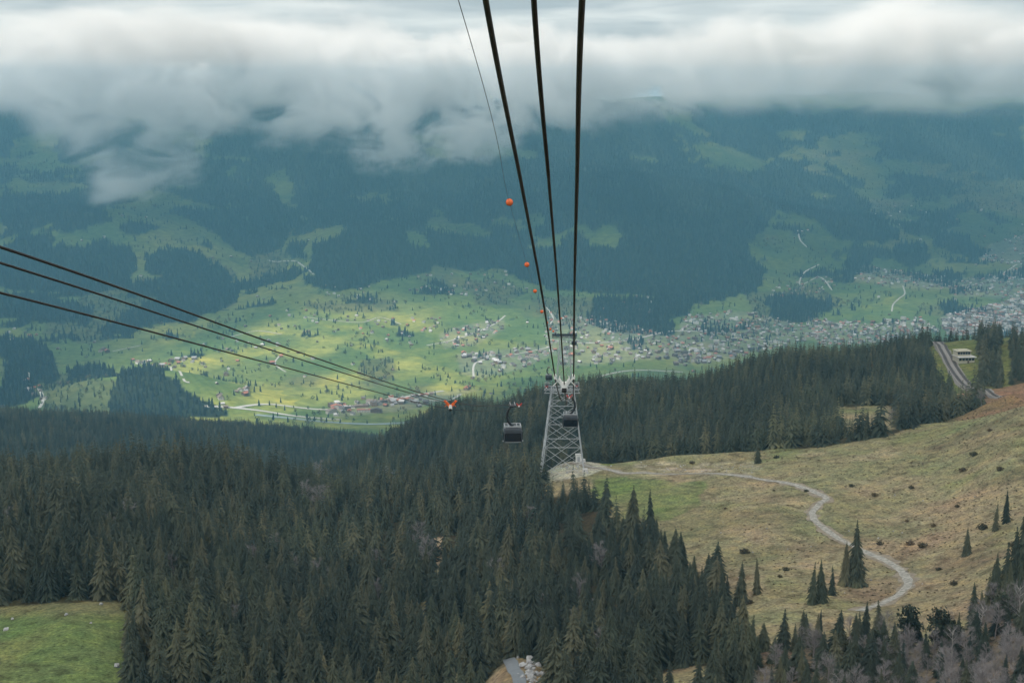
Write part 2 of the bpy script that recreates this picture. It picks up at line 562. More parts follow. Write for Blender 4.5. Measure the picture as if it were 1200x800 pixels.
# ============================================================ land cover, traced where each patch lies
FOREST_FAR = [
 [(0,112),(90,112),(150,150),(260,185),(300,195),(330,228),(345,262),(330,285),(300,300),(268,280),(240,262),(200,250),(170,240),(140,228),(118,225),(110,240),(130,262),(150,285),(157,315),(150,338),(105,350),(60,345),(0,335)],
 [(165,302),(190,292),(235,294),(246,310),(240,325),(215,322),(170,318)],
 [(300,108),(640,110),(660,200),(640,260),(600,300),(570,318),(545,300),(530,262),(516,240),(500,270),(440,280),(380,262),(350,235),(330,200),(260,180),(200,150)],
 [(300,262),(330,254),(330,292),(305,300)], [(345,252),(368,256),(366,278),(342,276)], [(336,286),(362,288),(360,306),(338,304)],
 [(372,292),(420,268),(470,272),(505,268),(520,290),(500,318),(470,322),(430,330),(400,340),(362,335),(358,322),(392,318),(362,315)],
 [(560,200),(640,150),(700,120),(780,150),(820,195),(880,200),(930,192),(960,200),(1000,218),(1030,245),(1052,270),(1046,285),(1000,284),(975,276),(950,262),(920,248),(905,262),(880,290),(892,320),(880,345),(830,352),(800,356),(740,345),(690,345),(650,345),(615,330),(575,310),(560,260)],
 [(700,125),(860,125),(1000,128),(1200,135),(1200,208),(1150,212),(1110,196),(1060,190),(1010,182),(960,170),(900,168),(860,172),(800,160)],
 [(1035,202),(1080,205),(1125,220),(1118,234),(1080,232),(1045,222)],
 [(1048,255),(1090,262),(1130,275),(1165,292),(1150,303),(1100,288),(1060,272)],
 [(1050,285),(1085,290),(1092,300),(1070,308),(1045,296)],
 [(905,350),(930,342),(965,350),(968,368),(930,372),(905,366)],
 [(1105,352),(1125,350),(1130,368),(1108,372)],
 [(690,352),(720,348),(745,352),(790,350),(812,352),(805,362),(790,372),(786,390),(740,386),(700,380)],
 [(0,342),(60,345),(110,362),(108,378),(60,378),(0,372)],
 [(135,455),(150,432),(185,428),(215,450),(245,470),(270,490),(130,492)],
 [(85,428),(110,424),(140,430),(140,440),(85,442)], [(20,420),(70,424),(72,442),(25,440)],
 [(0,395),(60,408),(72,425),(45,430),(50,465),(20,480),(0,480)],
 [(215,318),(260,310),(285,340),(240,372),(200,378),(150,395),(120,392),(140,370),(180,350)],
]
LIGHTWOOD_FAR = [   # loose woods of bare and budding trees
 [(160,330),(250,300),(290,330),(250,372),(190,380),(110,400),(60,395),(50,370)],
 [(425,420),(460,415),(470,432),(448,446),(425,440)], [(540,330),(600,332),(610,350),(560,362)],
 [(300,295),(345,300),(320,330),(290,338)], [(880,345),(960,330),(980,352),(930,378),(880,372)],
 [(60,425),(130,450),(220,470),(250,490),(60,490),(40,450)],
 [(1060,190),(1200,205),(1200,250),(1120,240)], [(360,355),(440,345),(470,360),(400,372)],
 [(620,355),(690,350),(700,380),(650,390)], [(1020,225),(1060,235),(1060,255),(1020,250)],
]
VILLAGES = [   # polygon, share of houses, label
 ([(470,325),(520,318),(555,332),(566,348),(520,345),(474,342)], 26, 'chalet in the row of houses under the big wood on the upper meadow'),
 ([(548,318),(600,322),(610,345),(560,345)], 12, 'chalet at the wood edge above the middle of the valley slope'),
 ([(515,392),(545,380),(590,372),(590,385),(560,405),(520,408)], 50, 'house in the dense hamlet strung along the lane left of the cables'),
 ([(535,415),(580,412),(640,405),(650,415),(610,432),(560,442),(540,438)], 60, 'house in the village strip just above the dark ridge, left of the steel tower'),
 ([(430,375),(480,370),(520,372),(510,392),(470,400),(430,398)], 26, 'chalet scattered on the sunlit green fields left of the cables'),
 ([(385,476),(455,468),(540,455),(560,456),(480,480),(390,488)], 52, 'long low building on the valley floor beside the main road'),
 ([(640,365),(700,372),(760,385),(800,395),(790,420),(720,425),(660,430),(640,400)], 200, 'house in the village behind the cables and the far tower'),
 ([(800,370),(870,365),(940,380),(960,395),(900,410),(840,425),(790,430),(790,400)], 330, 'house in the wide village right of the cables, above the dark ridge'),
 ([(940,372),(1010,378),(1080,372),(1100,388),(1040,402),(960,405)], 260, 'house in the town right behind the wooded crest'),
 ([(1100,372),(1150,360),(1200,350),(1200,395),(1110,392)], 420, 'block in the densest part of the town at the right'),
 ([(1010,310),(1060,318),(1110,325),(1105,340),(1050,338),(1000,328)], 90, 'chalet in the terrace village on the right slope below the small woods'),
 ([(1100,330),(1150,325),(1200,312),(1200,350),(1120,348)], 150, 'chalet in the hillside village at the right edge'),
 ([(1160,285),(1200,275),(1200,312),(1150,305)], 50, 'chalet in the upper right hamlet below the woods'),
 ([(900,335),(960,325),(990,330),(960,345),(905,350)], 36, 'chalet along the winding lane on the right slope'),
 ([(1010,245),(1080,240),(1140,262),(1160,282),(1100,270),(1030,262)], 12, 'lonely chalet high on the right slope above the long wood'),
 ([(310,370),(345,362),(440,372),(430,392),(330,390)], 22, 'chalet on the pale fields above the three left cables'),
 ([(100,395),(160,405),(230,415),(240,430),(180,432),(110,410)], 20, 'chalet in the hamlet at the foot of the left woods'),
 ([(0,380),(60,395),(60,402),(0,398)], 8, 'chalet on the meadow at the far left edge'),
 ([(255,460),(290,455),(290,478),(262,478)], 16, 'house in the cluster beside the valley road at left'),
 ([(260,395),(330,400),(330,430),(260,425)], 10, 'farmhouse on the brightest fields left of centre'),
 ([(350,330),(440,330),(440,355),(350,350)], 12, 'chalet below the dark central wood'),
 ([(690,345),(780,345),(800,352),(790,370),(700,368)], 14, 'chalet in a clearing at the foot of the large dark wood'),
 ([(30,440),(60,450),(60,472),(35,470)], 8, 'house in the wooded corner above the left ridge'),
]
ROADS_FAR = [   # traced centre lines (u, v), width in metres
 ([(240,476),(275,478),(310,482),(350,488),(400,492)], 12), ([(275,478),(320,474),(380,480),(420,476),(470,466),(520,458)], 12),
 ([(470,466),(520,470),(540,462)], 8), ([(700,442),(725,436),(750,434),(800,436)], 9), ([(640,398),(690,402),(740,398),(790,388),(850,392),(920,402)], 9),
 ([(360,372),(420,378),(445,372),(470,380)], 5), ([(555,442),(558,425),(590,418),(640,408)], 6), ([(500,405),(540,396),(575,382),(592,370)], 6),
 ([(200,430),(212,438),(222,448)], 6), ([(330,415),(322,426),(335,436)], 5), ([(314,305),(345,306),(368,322)], 6),
 ([(640,360),(648,372),(645,380)], 5), ([(935,270),(938,282),(946,290)], 7), ([(960,310),(942,320),(938,334),(960,325),(975,340)], 6),
 ([(1058,335),(1060,345),(1048,355),(1045,365)], 5), ([(1000,320),(1060,328),(1120,335),(1160,330),(1192,310)], 6),
 ([(132,412),(150,408),(165,405)], 5), ([(30,432),(34,440),(30,448)], 6), ([(45,455),(50,468),(46,478)], 8), ([(270,395),(300,388),(330,392)], 5),
]

PATH_PX = [(672,541),(700,548),(730,554),(770,555),(810,555),(850,556),(880,559),(910,564),(940,571),(958,578),(968,584),(960,591),(952,601),(957,612),(970,622),(985,632),(1005,642),(1030,653),(1050,664),(1061,675),(1064,685),(1056,694),(1044,702),(1025,710),(1008,716)]

def far_masks(X, Y, Z):
    u, v = project(X, Y, Z)
    wu = u + 12 * fbm(X, Y, 300, 4, 41) + 9 * fbm(X, Y, 90, 3, 47)
    wv = v + 9 * fbm(X, Y, 300, 4, 43) + 7 * fbm(X, Y, 90, 3, 49)
    f = np.zeros(u.shape, bool)
    for p in FOREST_FAR:
        f |= in_poly(wu, wv, p)
    # glades inside and side woods outside
    g = fbm(X, Y, 300, 5, 61)
    f &= ~((g > .31) & (v < 290))
    f |= (fbm(X, Y, 240, 5, 67) > .30) & (v < 345)
    f |= (fbm(X, Y, 130, 4, 69) > .42) & (v < 420)
    f |= (u < -10) & (v > 105) & (v < 380) & (g < .25)
    f |= (u > 1210) & (v > 120) & (v < 240) & (g < .2)
    l = np.zeros(u.shape, bool)
    for p in LIGHTWOOD_FAR:
        l |= in_poly(wu, wv, p)
    return f, l, u, v

def ub(Y):
    return np.interp(Y, [150, 285, 300, 330, 370, 420, 460, 500, 540, 560, 575, 618, 640, 700], [1500, 900, 885, 878, 862, 822, 778, 742, 705, 668, 640, 636, 700, 720])

def frontY(u):
    return np.interp(u, [600, 690, 720, 760, 800, 850, 900, 950, 1000, 1050, 1100, 1150, 1400], [590, 648, 652, 640, 630, 622, 616, 606, 600, 610, 640, 668, 700])

RAIL_CLEAR = [(1088,394),(1145,396),(1150,462),(1132,486),(1106,462),(1092,430)]
def near_forest(X, Y, Z):
    """0 none, 1 spruce wood, 2 short mixed scrub wood at lower right"""
    u, v = project(X, Y, Z)
    wob = fbm(X, Y, 30, 3, 71)
    k = np.zeros(u.shape, int)
    Yw = Y + 10 * wob
    left = (u + 12 * wob < ub(Yw)) & (Y < 660)
    meadow = (u + 22 * wob + 10 * fbm(X, Y, 9, 2, 73) < 150) & (Y < 354 + 12 * wob + 5 * fbm(X, Y, 10, 2, 75)) 
    left &= ~meadow
    back = (Yw > frontY(u)) & (Y < 2500)
    k[left | back] = 1
    clear = in_poly(u, v, [(970,478),(1045,474),(1050,503),(985,512)]) & (Y > 590) & (Y < 760)
    openr = (Y > 560) & (u > 1150) & ~(in_poly(u, v, [(1138,392),(1172,396),(1174,455),(1136,452)]) & (Y > 700)) & ~(in_poly(u, v, [(1184,400),(1300,400),(1300,448),(1184,452)]) & (Y > 720))
    rail = in_poly(u, v, RAIL_CLEAR) & (Y > 680)
    k[(clear | openr | rail) & (Y < 1050)] = 0
    k[(u > 1150) & (Y > 660) & (Y < 790) & (v > 440)] = 0
    # small clearings seen through the wood
    for cu, cy_, ru, ry in ((800, 300, 36, 26), (213, 392, 13, 24), (606, 278, 44, 44), (512, 486, 10, 30), (500, 440, 7, 16), (722, 392, 7, 12)):
        k[((u - cu) / ru) ** 2 + ((Y - cy_) / ry) ** 2 < 1] = 0
    vb = np.interp(u, [860, 900, 950, 1000, 1050, 1090, 1130, 1160, 1200, 1300], [775, 760, 752, 748, 745, 752, 735, 705, 700, 690])
    k[(v + 6 * wob > vb) & (u > 878) & (Y < 520)] = 2
    k[(Y < 286) & (u > 840)] = 2
    return k, u, v

# ============================================================ terrain meshes (one sheet, split where it is hidden)
def fan(name, Ys, ns, smax, near):
    s = np.linspace(-smax, smax, ns)
    Yg, Sg = np.meshgrid(Ys, s, indexing='ij')
    X = Sg * (Yg + 420.0 if near else Yg + 420.0)
    Z = H(X, Yg)
    nr = len(Ys)
    V = np.stack([X.ravel(), Yg.ravel(), Z.ravel()], 1)
    idx = np.arange(nr * ns).reshape(nr, ns)
    q = np.stack([idx[:-1, :-1], idx[:-1, 1:], idx[1:, 1:], idx[1:, :-1]], -1).reshape(-1, 4)
    me = bpy.data.meshes.new(name)
    me.vertices.add(len(V)); me.vertices.foreach_set('co', V.astype(np.float32).ravel())
    me.loops.add(q.size); me.loops.foreach_set('vertex_index', q.astype(np.int32).ravel())
    me.polygons.add(len(q))
    me.polygons.foreach_set('loop_start', np.arange(0, q.size, 4, dtype=np.int32))
    me.polygons.foreach_set('use_smooth', np.ones(len(q), bool))
    me.update(calc_edges=True)
    return me, V[:, 0], V[:, 1], V[:, 2]

def lerp3(a, b, t):
    return a * (1 - t[:, None]) + np.array(b)[None] * t[:, None]

YN = np.concatenate([np.arange(-240, 200, 12.0), np.arange(200, 720, 1.7), np.exp(np.arange(math.log(720), math.log(1500), .0045)), [1500.0]])
me, X, Y, Z = fan('hillside', YN, 620, .62, True)
kf, u, v = near_forest(X, Y, Z)
c = np.tile(np.array([[.245, .208, .150]]), (len(X), 1))             # dry tan grass
gn = fbm(X, Y, 55, 4, 81)
c = lerp3(c, (.145, .15, .085), .6 * sstep(gn, -.1, .5) * sstep(u, 1250, 900))
c = lerp3(c, (.165, .165, .10), sstep(v, 600, 540) * .5 * (Y < 640))
c = lerp3(c, (.225, .18, .13), .5 * sstep(u, 950, 1150) * sstep(v, 560, 640) + .0 * u)
gw = fbm(X, Y, 14, 3, 83)
hz2 = fbm(X, Y, 20, 5, 181)
c = lerp3(c, (.125, .095, .07), sstep(hz2, .12, .42) * .62 * (.35 + .65 * sstep(u, 850, 1120)))
c = lerp3(c, (.15, .175, .08), sstep(fbm(X, Y, 28, 4, 183), .2, .5) * .5)
c = lerp3(c, (.32, .28, .21), sstep(fbm(X, Y, 12, 4, 185), .25, .5) * .5)
g1 = in_poly(u + 22 * gn + 12 * gw, v + 6 * gn + 5 * gw, [(700,563),(760,561),(826,562),(822,592),(795,612),(740,612),(700,596)]) & (Y < 640) & (Y > 430)
c = lerp3(c, (.125, .16, .068), g1 * (.75 + .5 * gw).clip(.2, 1))
g2 = in_poly(u, v, [(690,532),(718,532),(722,545),(692,546)]) & (Y < 660)
c[g2] = (.135, .16, .05)
ml = (u < 230) & (Y < 420)
c[ml] = (.108, .155, .066)
tl = np.clip(.5 + fbm(X, Y, 24, 4, 85) * 1.6, 0, 1) * (ml & True)
c = lerp3(c, (.15, .17, .075), tl * .8)
c = lerp3(c, (.17, .15, .10), sstep(v, 727, 712) * ml * .8)
sc_ = (np.hypot(X - world_at(668, 545, 600)[0], (Y - 600) * .8) < 15 + 4 * gn)
c[sc_] = (.34, .335, .32)
sc2 = (np.abs(v - 549) < 8) & (u > 745) & (u < 890) & (Y > 560) & (Y < 640)
c = lerp3(c, (.36, .33, .29), sc2 * sstep(fbm(X, Y, 5, 2, 88), -.1, .4) * .7)
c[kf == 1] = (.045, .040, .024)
c[kf == 2] = (.145, .115, .095)
mr = (u > 1090) & (Y > 780) & (kf == 0)
c[mr] = (.12, .135, .05)
er = (u > 1120) & (Y > 620) & (Y < 790) & (kf == 0)
c[er] = (.20, .125, .085)
cr_ = (np.hypot((u - 612) / 26, (Y - 305) / 34) < 1)
c = lerp3(c, (.17, .135, .09), cr_ * .8)
sg = in_poly(u, v, [(500,625),(522,618),(520,660),(498,668)]) & (Y < 560)
c[sg] = (.34, .28, .22)
c *= (1 + .12 * fbm(X, Y, 120, 2, 90))[:, None]
setcol(me, c.astype(np.float32))
me.materials.append(M_HILL)
tag(link('hillside', me), kind='structure')

YF = np.exp(np.arange(math.log(1500), math.log(10200), .0046))
YF[0] = 1500.0
me, X, Y, Z = fan('valley_and_mountain', YF, 760, .62, False)
ff, lf, u, v = far_masks(X, Y, Z)
c = np.tile(np.array([[.095, .145, .046]]), (len(X), 1))
a1 = fbm(X, Y, 420, 4, 91)
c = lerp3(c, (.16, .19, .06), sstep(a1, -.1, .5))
c *= (1 - .45 * sstep(Y, 4900, 6000))[:, None]  # cloud shade put into the colour: upper slope darkened
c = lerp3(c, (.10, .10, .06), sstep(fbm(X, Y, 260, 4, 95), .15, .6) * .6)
c = lerp3(c, (.32, .32, .085), sstep(fbm(X, Y, 150, 3, 97), -.25, .5) * sstep(u, 110, 200) * sstep(u, 620, 520) * sstep(v, 355, 385) * .75)  # sunlit patch painted in as yellower grass on the left valley fields
c[lf] = c[lf] * .45 + np.array([.075, .07, .045]) * .55
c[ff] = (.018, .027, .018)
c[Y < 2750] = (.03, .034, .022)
# scars and the town's paved ground
tn = np.zeros(len(X))
for p, n_, _l in VILLAGES:
    if n_ >= 50:
        tn += in_poly(u + 5 * a1, v + 3 * a1, p) * .38
c = lerp3(c, (.24, .235, .22), np.clip(tn, 0, .5))
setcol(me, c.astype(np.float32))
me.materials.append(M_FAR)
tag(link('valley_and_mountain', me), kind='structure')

def ribbon(name, pts, width, mat, lift=.12, kind='structure', step=2.5, xoff=0.0, edge=0.0):
    P = [Vector((p[0], p[1], 0)) for p in pts]
    # smooth resample (Catmull-Rom)
    Q = []
    for i in range(len(P) - 1):
        p0, p1, p2, p3 = P[max(i - 1, 0)], P[i], P[i + 1], P[min(i + 2, len(P) - 1)]
        n = max(2, int((p2 - p1).length / step))
        for k in range(n):
            t = k / n
            Q.append(.5 * ((2 * p1) + (p2 - p0) * t + (2 * p0 - 5 * p1 + 4 * p2 - p3) * t * t + (3 * p1 - p0 - 3 * p2 + p3) * t ** 3))
    Q.append(P[-1])
    nc = 5
    pos = np.zeros((len(Q), nc, 3))
    for i, q in enumerate(Q):
        d = Q[min(i + 1, len(Q) - 1)] - Q[max(i - 1, 0)]
        d.normalize()
        nrm = Vector((-d.y, d.x, 0))
        for j in range(nc):
            w = xoff + width * (j / (nc - 1) - .5) * (1 + edge * (float(fbm(np.array(q.x + 7 * j), np.array(q.y), 5.0, 2, 160))))
            pos[i, j, :2] = (q.x + nrm.x * w, q.y + nrm.y * w)
    pos[..., 2] = H(pos[..., 0], pos[..., 1]) + lift
    b = MB()
    F = [(i * nc + j, i * nc + j + 1, (i + 1) * nc + j + 1, (i + 1) * nc + j) for i in range(len(Q) - 1) for j in range(nc - 1)]
    b.add(pos.reshape(-1, 3), F)
    if name is None:
        return b
    return tag(b.build(name, mat, None, True), kind=kind), Q

def hits(px, Y0=200):
    r = []
    for a, b_ in px:
        h = ground_hit(a, b_, Y0)
        if h and (not r or abs(h[1] - r[-1][1]) < 450 or Y0 > 2000):
            r.append(h)
    return r
path_pts = hits(PATH_PX, 330)
ribbon('path_verge', path_pts, 4.6, M_VERGE, .10, edge=1.1, step=1.2)
ribbon('path', path_pts, 2.5, M_GRAVEL, .16, edge=.35, step=1.2)
ribbon('road', hits([(578, 762), (590, 768), (600, 778), (607, 790), (609, 803), (606, 820), (600, 850)]), 2.9, M_ASPHALT, .15)
for px, w in ROADS_FAR:
    pts = hits(px, 2700)
    if len(pts) > 1:
        ribbon('valley_road', pts, w, M_FARROAD, 1.0, step=18)
ribbon('river', hits([(300,486),(340,490),(390,495),(440,497),(480,495)], 2700), 16, M_RIVER, .8, step=20)

# ============================================================ trees: templates
def spruce_mesh(name, seed, levels, nb, segs, rmax=.17, h=1.0, sparse=0.0):
    """unit-height crown: drooping branch sprays in whorls round the trunk"""
    r = random.Random(seed)
    b = MB()
    for i in range(levels):
        t = (i + r.random() * .6) / levels
        z = .07 + .93 * t
        rad = rmax * (1 - t) ** .82 * (.8 + .4 * r.random()) + .006
        n = max(4, int(nb * (1 - t * .55)))
        a0 = r.random() * 6.28
        for k in range(n):
            if r.random() < sparse:
                continue
            a = a0 + 6.283 * k / n + (r.random() - .5) * .5
            L_ = rad * (.62 + .62 * r.random())
            dr = .34 + .25 * r.random()
            w = L_ * .27 + .004
            ca, sa = math.cos(a), math.sin(a)
            pts = []
            for q in range(segs + 1):
                s = q / segs
                rr = L_ * s
                zz = z + L_ * (.10 * s - dr * s * s * 1.4) + .01 * (1 - s)
                ww = w * (1 - s) ** .6 * (.55 + .45 * min(1, s * 4)) if q < segs else 0.002
                for sg in (-1, 1):
                    pts.append((ca * rr - sa * ww * sg, sa * rr + ca * ww * sg, zz - ww * (.45 + .3 * r.random())))
                if q < segs:
                    pts.append((ca * rr, sa * rr, zz + .004))
                else:
                    pts.append((ca * rr * 1.02, sa * rr * 1.02, zz - .006))
            F = []
            for q in range(segs):
                o = q * 3
                F += [(o, o + 2, o + 5, o + 3), (o + 2, o + 1, o + 4, o + 5)]
            b.add(pts, F)
    # leading shoot
    b.bar((0, 0, .93), (0, 0, 1.0), .012, 0, .002)
    return b.mesh(name, M_SPRUCE)

def trunk_mesh(name, h=.96, r=.014):
    b = MB()
    b.tube([(0, 0, -.05), (0, 0, .1), (.002, 0, .5), (0, .001, h)], [r * 1.25, r, r * .6, .002], 6)
    return b.mesh(name, M_BARK, True)

def clump_mesh(name, seed, mat, n, spread, size, zc, flat=1.0, leaves=7):
    r = random.Random(seed)
    b = MB()
    for i in range(n):
        while True:
            p = Vector((r.uniform(-1, 1), r.uniform(-1, 1), r.uniform(-1, 1)))
            if .25 < p.length < 1:
                break
        c = Vector((p.x * spread[0], p.y * spread[0], zc + p.z * spread[1]))
        for k in range(leaves):
            o = c + Vector((r.gauss(0, 1), r.gauss(0, 1), r.gauss(0, 1) * flat)) * size * .8
            d1 = Vector((r.gauss(0, 1), r.gauss(0, 1), r.gauss(0, 1))).normalized() * size * (.6 + r.random() * .6)
            d2 = d1.cross(Vector((r.gauss(0, 1), r.gauss(0, 1), r.gauss(0, 1)))).normalized() * size * .6
            b.add([o - d1, o + d2, o + d1, o - d2 * .6], [(0, 1, 2, 3)])
    return b.mesh(name, mat)

def bare_meshes(seed):
    r = random.Random(seed)
    tr, tw = MB(), MB()
    lean = Vector((r.uniform(-.08, .08), r.uniform(-.08, .08), 1))
    tr.tube([(0, 0, -.05), lean * .3, lean * .62 + Vector((r.uniform(-.03, .03), 0, 0)), lean * .95], [.016, .012, .007, .002], 6)
    def grow(p, d, L_, w, lev):
        q = p + d * L_
        (tr if lev == 0 else tw).bar(p, q, w, 0, w * .5, 3 if lev else 4)
        if lev >= 3:
            return
        for k in range((7, 5, 4)[lev]):
            s = .35 + .65 * r.random()
            dd = (d + Vector((r.gauss(0, 1), r.gauss(0, 1), r.gauss(.35, .7))) * .55).normalized()
            grow(p + d * L_ * s, dd, L_ * (.5 + .25 * r.random()), w * .5, lev + 1)
    for k in range(13):
        t = .28 + .66 * k / 13
        a = r.random() * 6.28
        d = Vector((math.cos(a), math.sin(a), .7 + r.random() * .7)).normalized()
        grow(lean * t, d, .28 * (1.1 - t * .7), .009, 0)
    return tr.mesh('trunk', M_BIRCH), tw.mesh('crown', M_TWIG)

SP_HI = [spruce_mesh('crown', 10 + i, 36, 14, 3, (.20, .23, .25, .21, .27, .18)[i], 1, (0, .05, .1, .18, 0, .25)[i]) for i in range(6)]
TRUNK = trunk_mesh('trunk')
SP_MID = [spruce_mesh('spruce_wood', 30 + i, 15, 8, 2, (.21 + .02 * i)) for i in range(4)]
def far_spruce(name, seed, mat, rad=.2, tiers=4):
    r = random.Random(seed)
    b = MB()
    for t in range(tiers):
        z0 = .02 + .9 * t / tiers
        z1 = min(1.0, z0 + 1.35 / tiers)
        n = 7
        rr = rad * (1 - t / tiers * .8)
        P = [(rr * (.7 + .6 * r.random()) * math.cos(6.283 * k / n), rr * (.7 + .6 * r.random()) * math.sin(6.283 * k / n), z0 - .05 * r.random()) for k in range(n)] + [(0, 0, z1)]
        b.add(P, [(k, (k + 1) % n, n) for k in range(n)])
    return b.mesh(name, mat)
SP_FAR = [far_spruce('far_wood', 50 + i, M_FARSPR) for i in range(3)]
LEAFY = [clump_mesh('loose_wood', 60 + i, M_LEAFY, 14, (.30, .30), .10, .6, 1, 5) for i in range(3)]
PINES = [clump_mesh('crown', 70 + i, M_PINE, 90, (.26, .42), .055, .52, .8, 9) for i in range(2)]
SHRUB = [clump_mesh('foliage', 80 + i, M_SHRUB, 40, (.85, .38), .16, .28, .5, 7) for i in range(3)]
TUFT = [clump_mesh('tuft', 90 + i, M_DRY, 9, (.6, .2), .2, .12, .4, 6) for i in range(3)]
BARE = [bare_meshes(100 + i) for i in range(5)]

def templates(name, meshes, extra=None):
    c = bpy.data.collections.new(name)
    for i, m in enumerate(meshes):
        c.objects.link(bpy.data.objects.new('%s_kind' % name, m))
    return c

def scatter(name, pts, scl, coll, nk, seed=0, lean=.04):
    """one object: instances of a template on every point"""
    pts = np.asarray(pts, np.float32)
    r = np.random.default_rng(seed)
    n = len(pts)
    me = bpy.data.meshes.new(name)
    me.vertices.add(n)
    me.vertices.foreach_set('co', pts.ravel())
    a = me.attributes.new('scl', 'FLOAT_VECTOR', 'POINT')
    scl = np.asarray(scl, np.float32)
    if scl.ndim == 1:
        wv = scl * r.uniform(.8, 1.25, n)
        scl = np.stack([wv, wv, scl], 1)
    a.data.foreach_set('vector', scl.astype(np.float32).ravel())
    a = me.attributes.new('rot', 'FLOAT_VECTOR', 'POINT')
    rot = np.stack([r.normal(0, lean, n), r.normal(0, lean, n), r.uniform(0, 6.28, n)], 1)
    a.data.foreach_set('vector', rot.astype(np.float32).ravel())
    a = me.attributes.new('kid', 'INT', 'POINT')
    a.data.foreach_set('value', r.integers(0, nk, n).astype(np.int32))
    o = link(name, me)
    ng = bpy.data.node_groups.new(name, 'GeometryNodeTree')
    ng.interface.new_socket('Geometry', in_out='INPUT', socket_type='NodeSocketGeometry')
    ng.interface.new_socket('Geometry', in_out='OUTPUT', socket_type='NodeSocketGeometry')
    N = ng.nodes.new
    gi, go = N('NodeGroupInput'), N('NodeGroupOutput')
    ip = N('GeometryNodeInstanceOnPoints')
    ci = N('GeometryNodeCollectionInfo')
    ci.inputs['Collection'].default_value = coll
    ci.inputs['Separate Children'].default_value = True
    ci.inputs['Reset Children'].default_value = True
    def attr(nm, t):
        q = N('GeometryNodeInputNamedAttribute')
        q.data_type = t
        q.inputs['Name'].default_value = nm
        return q
    s_, r_, k_ = attr('scl', 'FLOAT_VECTOR'), attr('rot', 'FLOAT_VECTOR'), attr('kid', 'INT')
    e2r = N('FunctionNodeEulerToRotation')
    K = ng.links.new
    K(gi.outputs[0], ip.inputs['Points'])
    K(ci.outputs[0], ip.inputs['Instance'])
    ip.inputs['Pick Instance'].default_value = True
    K(next(x for x in k_.outputs if x.enabled), ip.inputs['Instance Index'])
    K(next(x for x in r_.outputs if x.enabled), e2r.inputs[0])
    K(e2r.outputs[0], ip.inputs['Rotation'])
    K(next(x for x in s_.outputs if x.enabled), ip.inputs['Scale'])
    K(ip.outputs[0], go.inputs[0])
    mod = o.modifiers.new('scatter', 'NODES')
    mod.node_group = ng
    return o

# ---- where the trees stand
def grid_pts(Y0, Y1, sp, smax, seed):
    r = np.random.default_rng(seed)
    out = []
    for y in np.arange(Y0, Y1, sp):
        w = smax * (y + 60)
        xs = np.arange(-w, w, sp)
        out.append(np.stack([xs, np.full(len(xs), y)], 1))
    p = np.concatenate(out)
    return p + r.uniform(-.48, .48, p.shape) * sp

g = grid_pts(175, 760, 5.3, .50, 1)
g = np.concatenate([g, grid_pts(760, 1500, 5.8, .50, 2), grid_pts(1500, 2450, 7.5, .46, 22)])
gz = H(g[:, 0], g[:, 1])
k, gu, gv = near_forest(g[:, 0], g[:, 1], gz)
# gaps between stands
dens = fbm(g[:, 0], g[:, 1], 38, 3, 111)
wood = (k == 1) & (rng.random(len(g)) < np.clip(.93 + dens * .8, .4, 1))
hh = 14.5 + 5.0 * fbm(g[:, 0], g[:, 1], 60, 3, 113) + rng.normal(0, 3.0, len(g))
hh = np.clip(hh, 6, 22) * np.where(g[:, 1] > 760, .88, 1)
# shorter trees along the meadow edges on the right
edge = (gu > 640) & (g[:, 1] < 600)
hh = np.where(edge, hh * .82, hh)
WX, WY, WZ, WH = g[wood, 0], g[wood, 1], gz[wood], hh[wood]
wu, wv = gu[wood], gv[wood]
topu, topv = project(WX, WY, WZ + WH)

# ---- individual spruces: the traced lone ones first
LONE = [  # u, v of the foot, top v, label
 (1003, 686, 607, 'tallest of the two spruces inside the bend of the gravel path'),
 (991, 686, 632, 'slightly shorter spruce leaning against the tallest one inside the path bend'),
 (951, 708, 656, 'dark spruce at the left end of the small row left of the path bend'),
 (962, 705, 654, 'slim spruce second from the left in the small row left of the path bend'),
 (975, 697, 660, 'loose spruce in the middle of the meadow row beside the path bend'),
 (887, 696, 650, 'thin grey spruce standing alone on the meadow edge left of the path'),
 (838, 688, 640, 'slim pointed spruce at the edge of the dense wood beside the tan meadow'),
 (868, 708, 655, 'narrow spruce just left of the thin grey one at the meadow edge'),
 (888, 543, 510, 'dark spruce standing before the wood edge above the gravel path'),
 (1133, 650, 616, 'small columnar spruce alone on the brown slope at right'),
 (1166, 622, 585, 'left one of two spruces high on the brown slope at right'),
 (1179, 612, 573, 'right, slimmer one of two spruces high on the brown slope'),
 (762, 652, 572, 'tall pointed spruce sticking up before the bright green field'),
 (741, 648, 567, 'tall pointed spruce left of its twin before the bright green field'),
 (1016, 507, 478, 'spruce standing in the small tan clearing of the right wood'),
 (1028, 509, 482, 'bushy spruce right of another in the small tan clearing'),
 (1153, 447, 390, 'tallest spruce of the clump right of the little station'),
 (960, 752, 712, 'spruce in front of the path end above the scrub wood'),
 (1199, 700, 588, 'tallest spruce at the very right edge of the dark thicket'), (1188, 704, 615, 'second tallest spruce of the thicket at the right edge'),
 (1177, 707, 632, 'middle spruce of the dark thicket at the right edge'), (1167, 710, 646, 'spruce left of the middle one in the right edge thicket'),
 (1157, 714, 668, 'leftmost and lowest spruce of the right edge thicket'), (1183, 716, 655, 'short wide spruce in front of the right edge thicket'),
 (1150, 722, 688, 'small spruce at the left foot of the right edge thicket'), (1194, 722, 660, 'spruce low at the right edge below the tallest one'),
 (885, 768, 725, 'spruce at the left end of the low strip of trees below the meadow'),
]
lone_geo = []
for (lu, lv, ltop, lab) in LONE:
    h = ground_hit(lu, lv, 230)
    d = h[1] * CP - h[2] * SP
    lone_geo.append((h[0], h[1], h[2], (lv - ltop) * d / F_PX / math.cos(R(14)), lab))
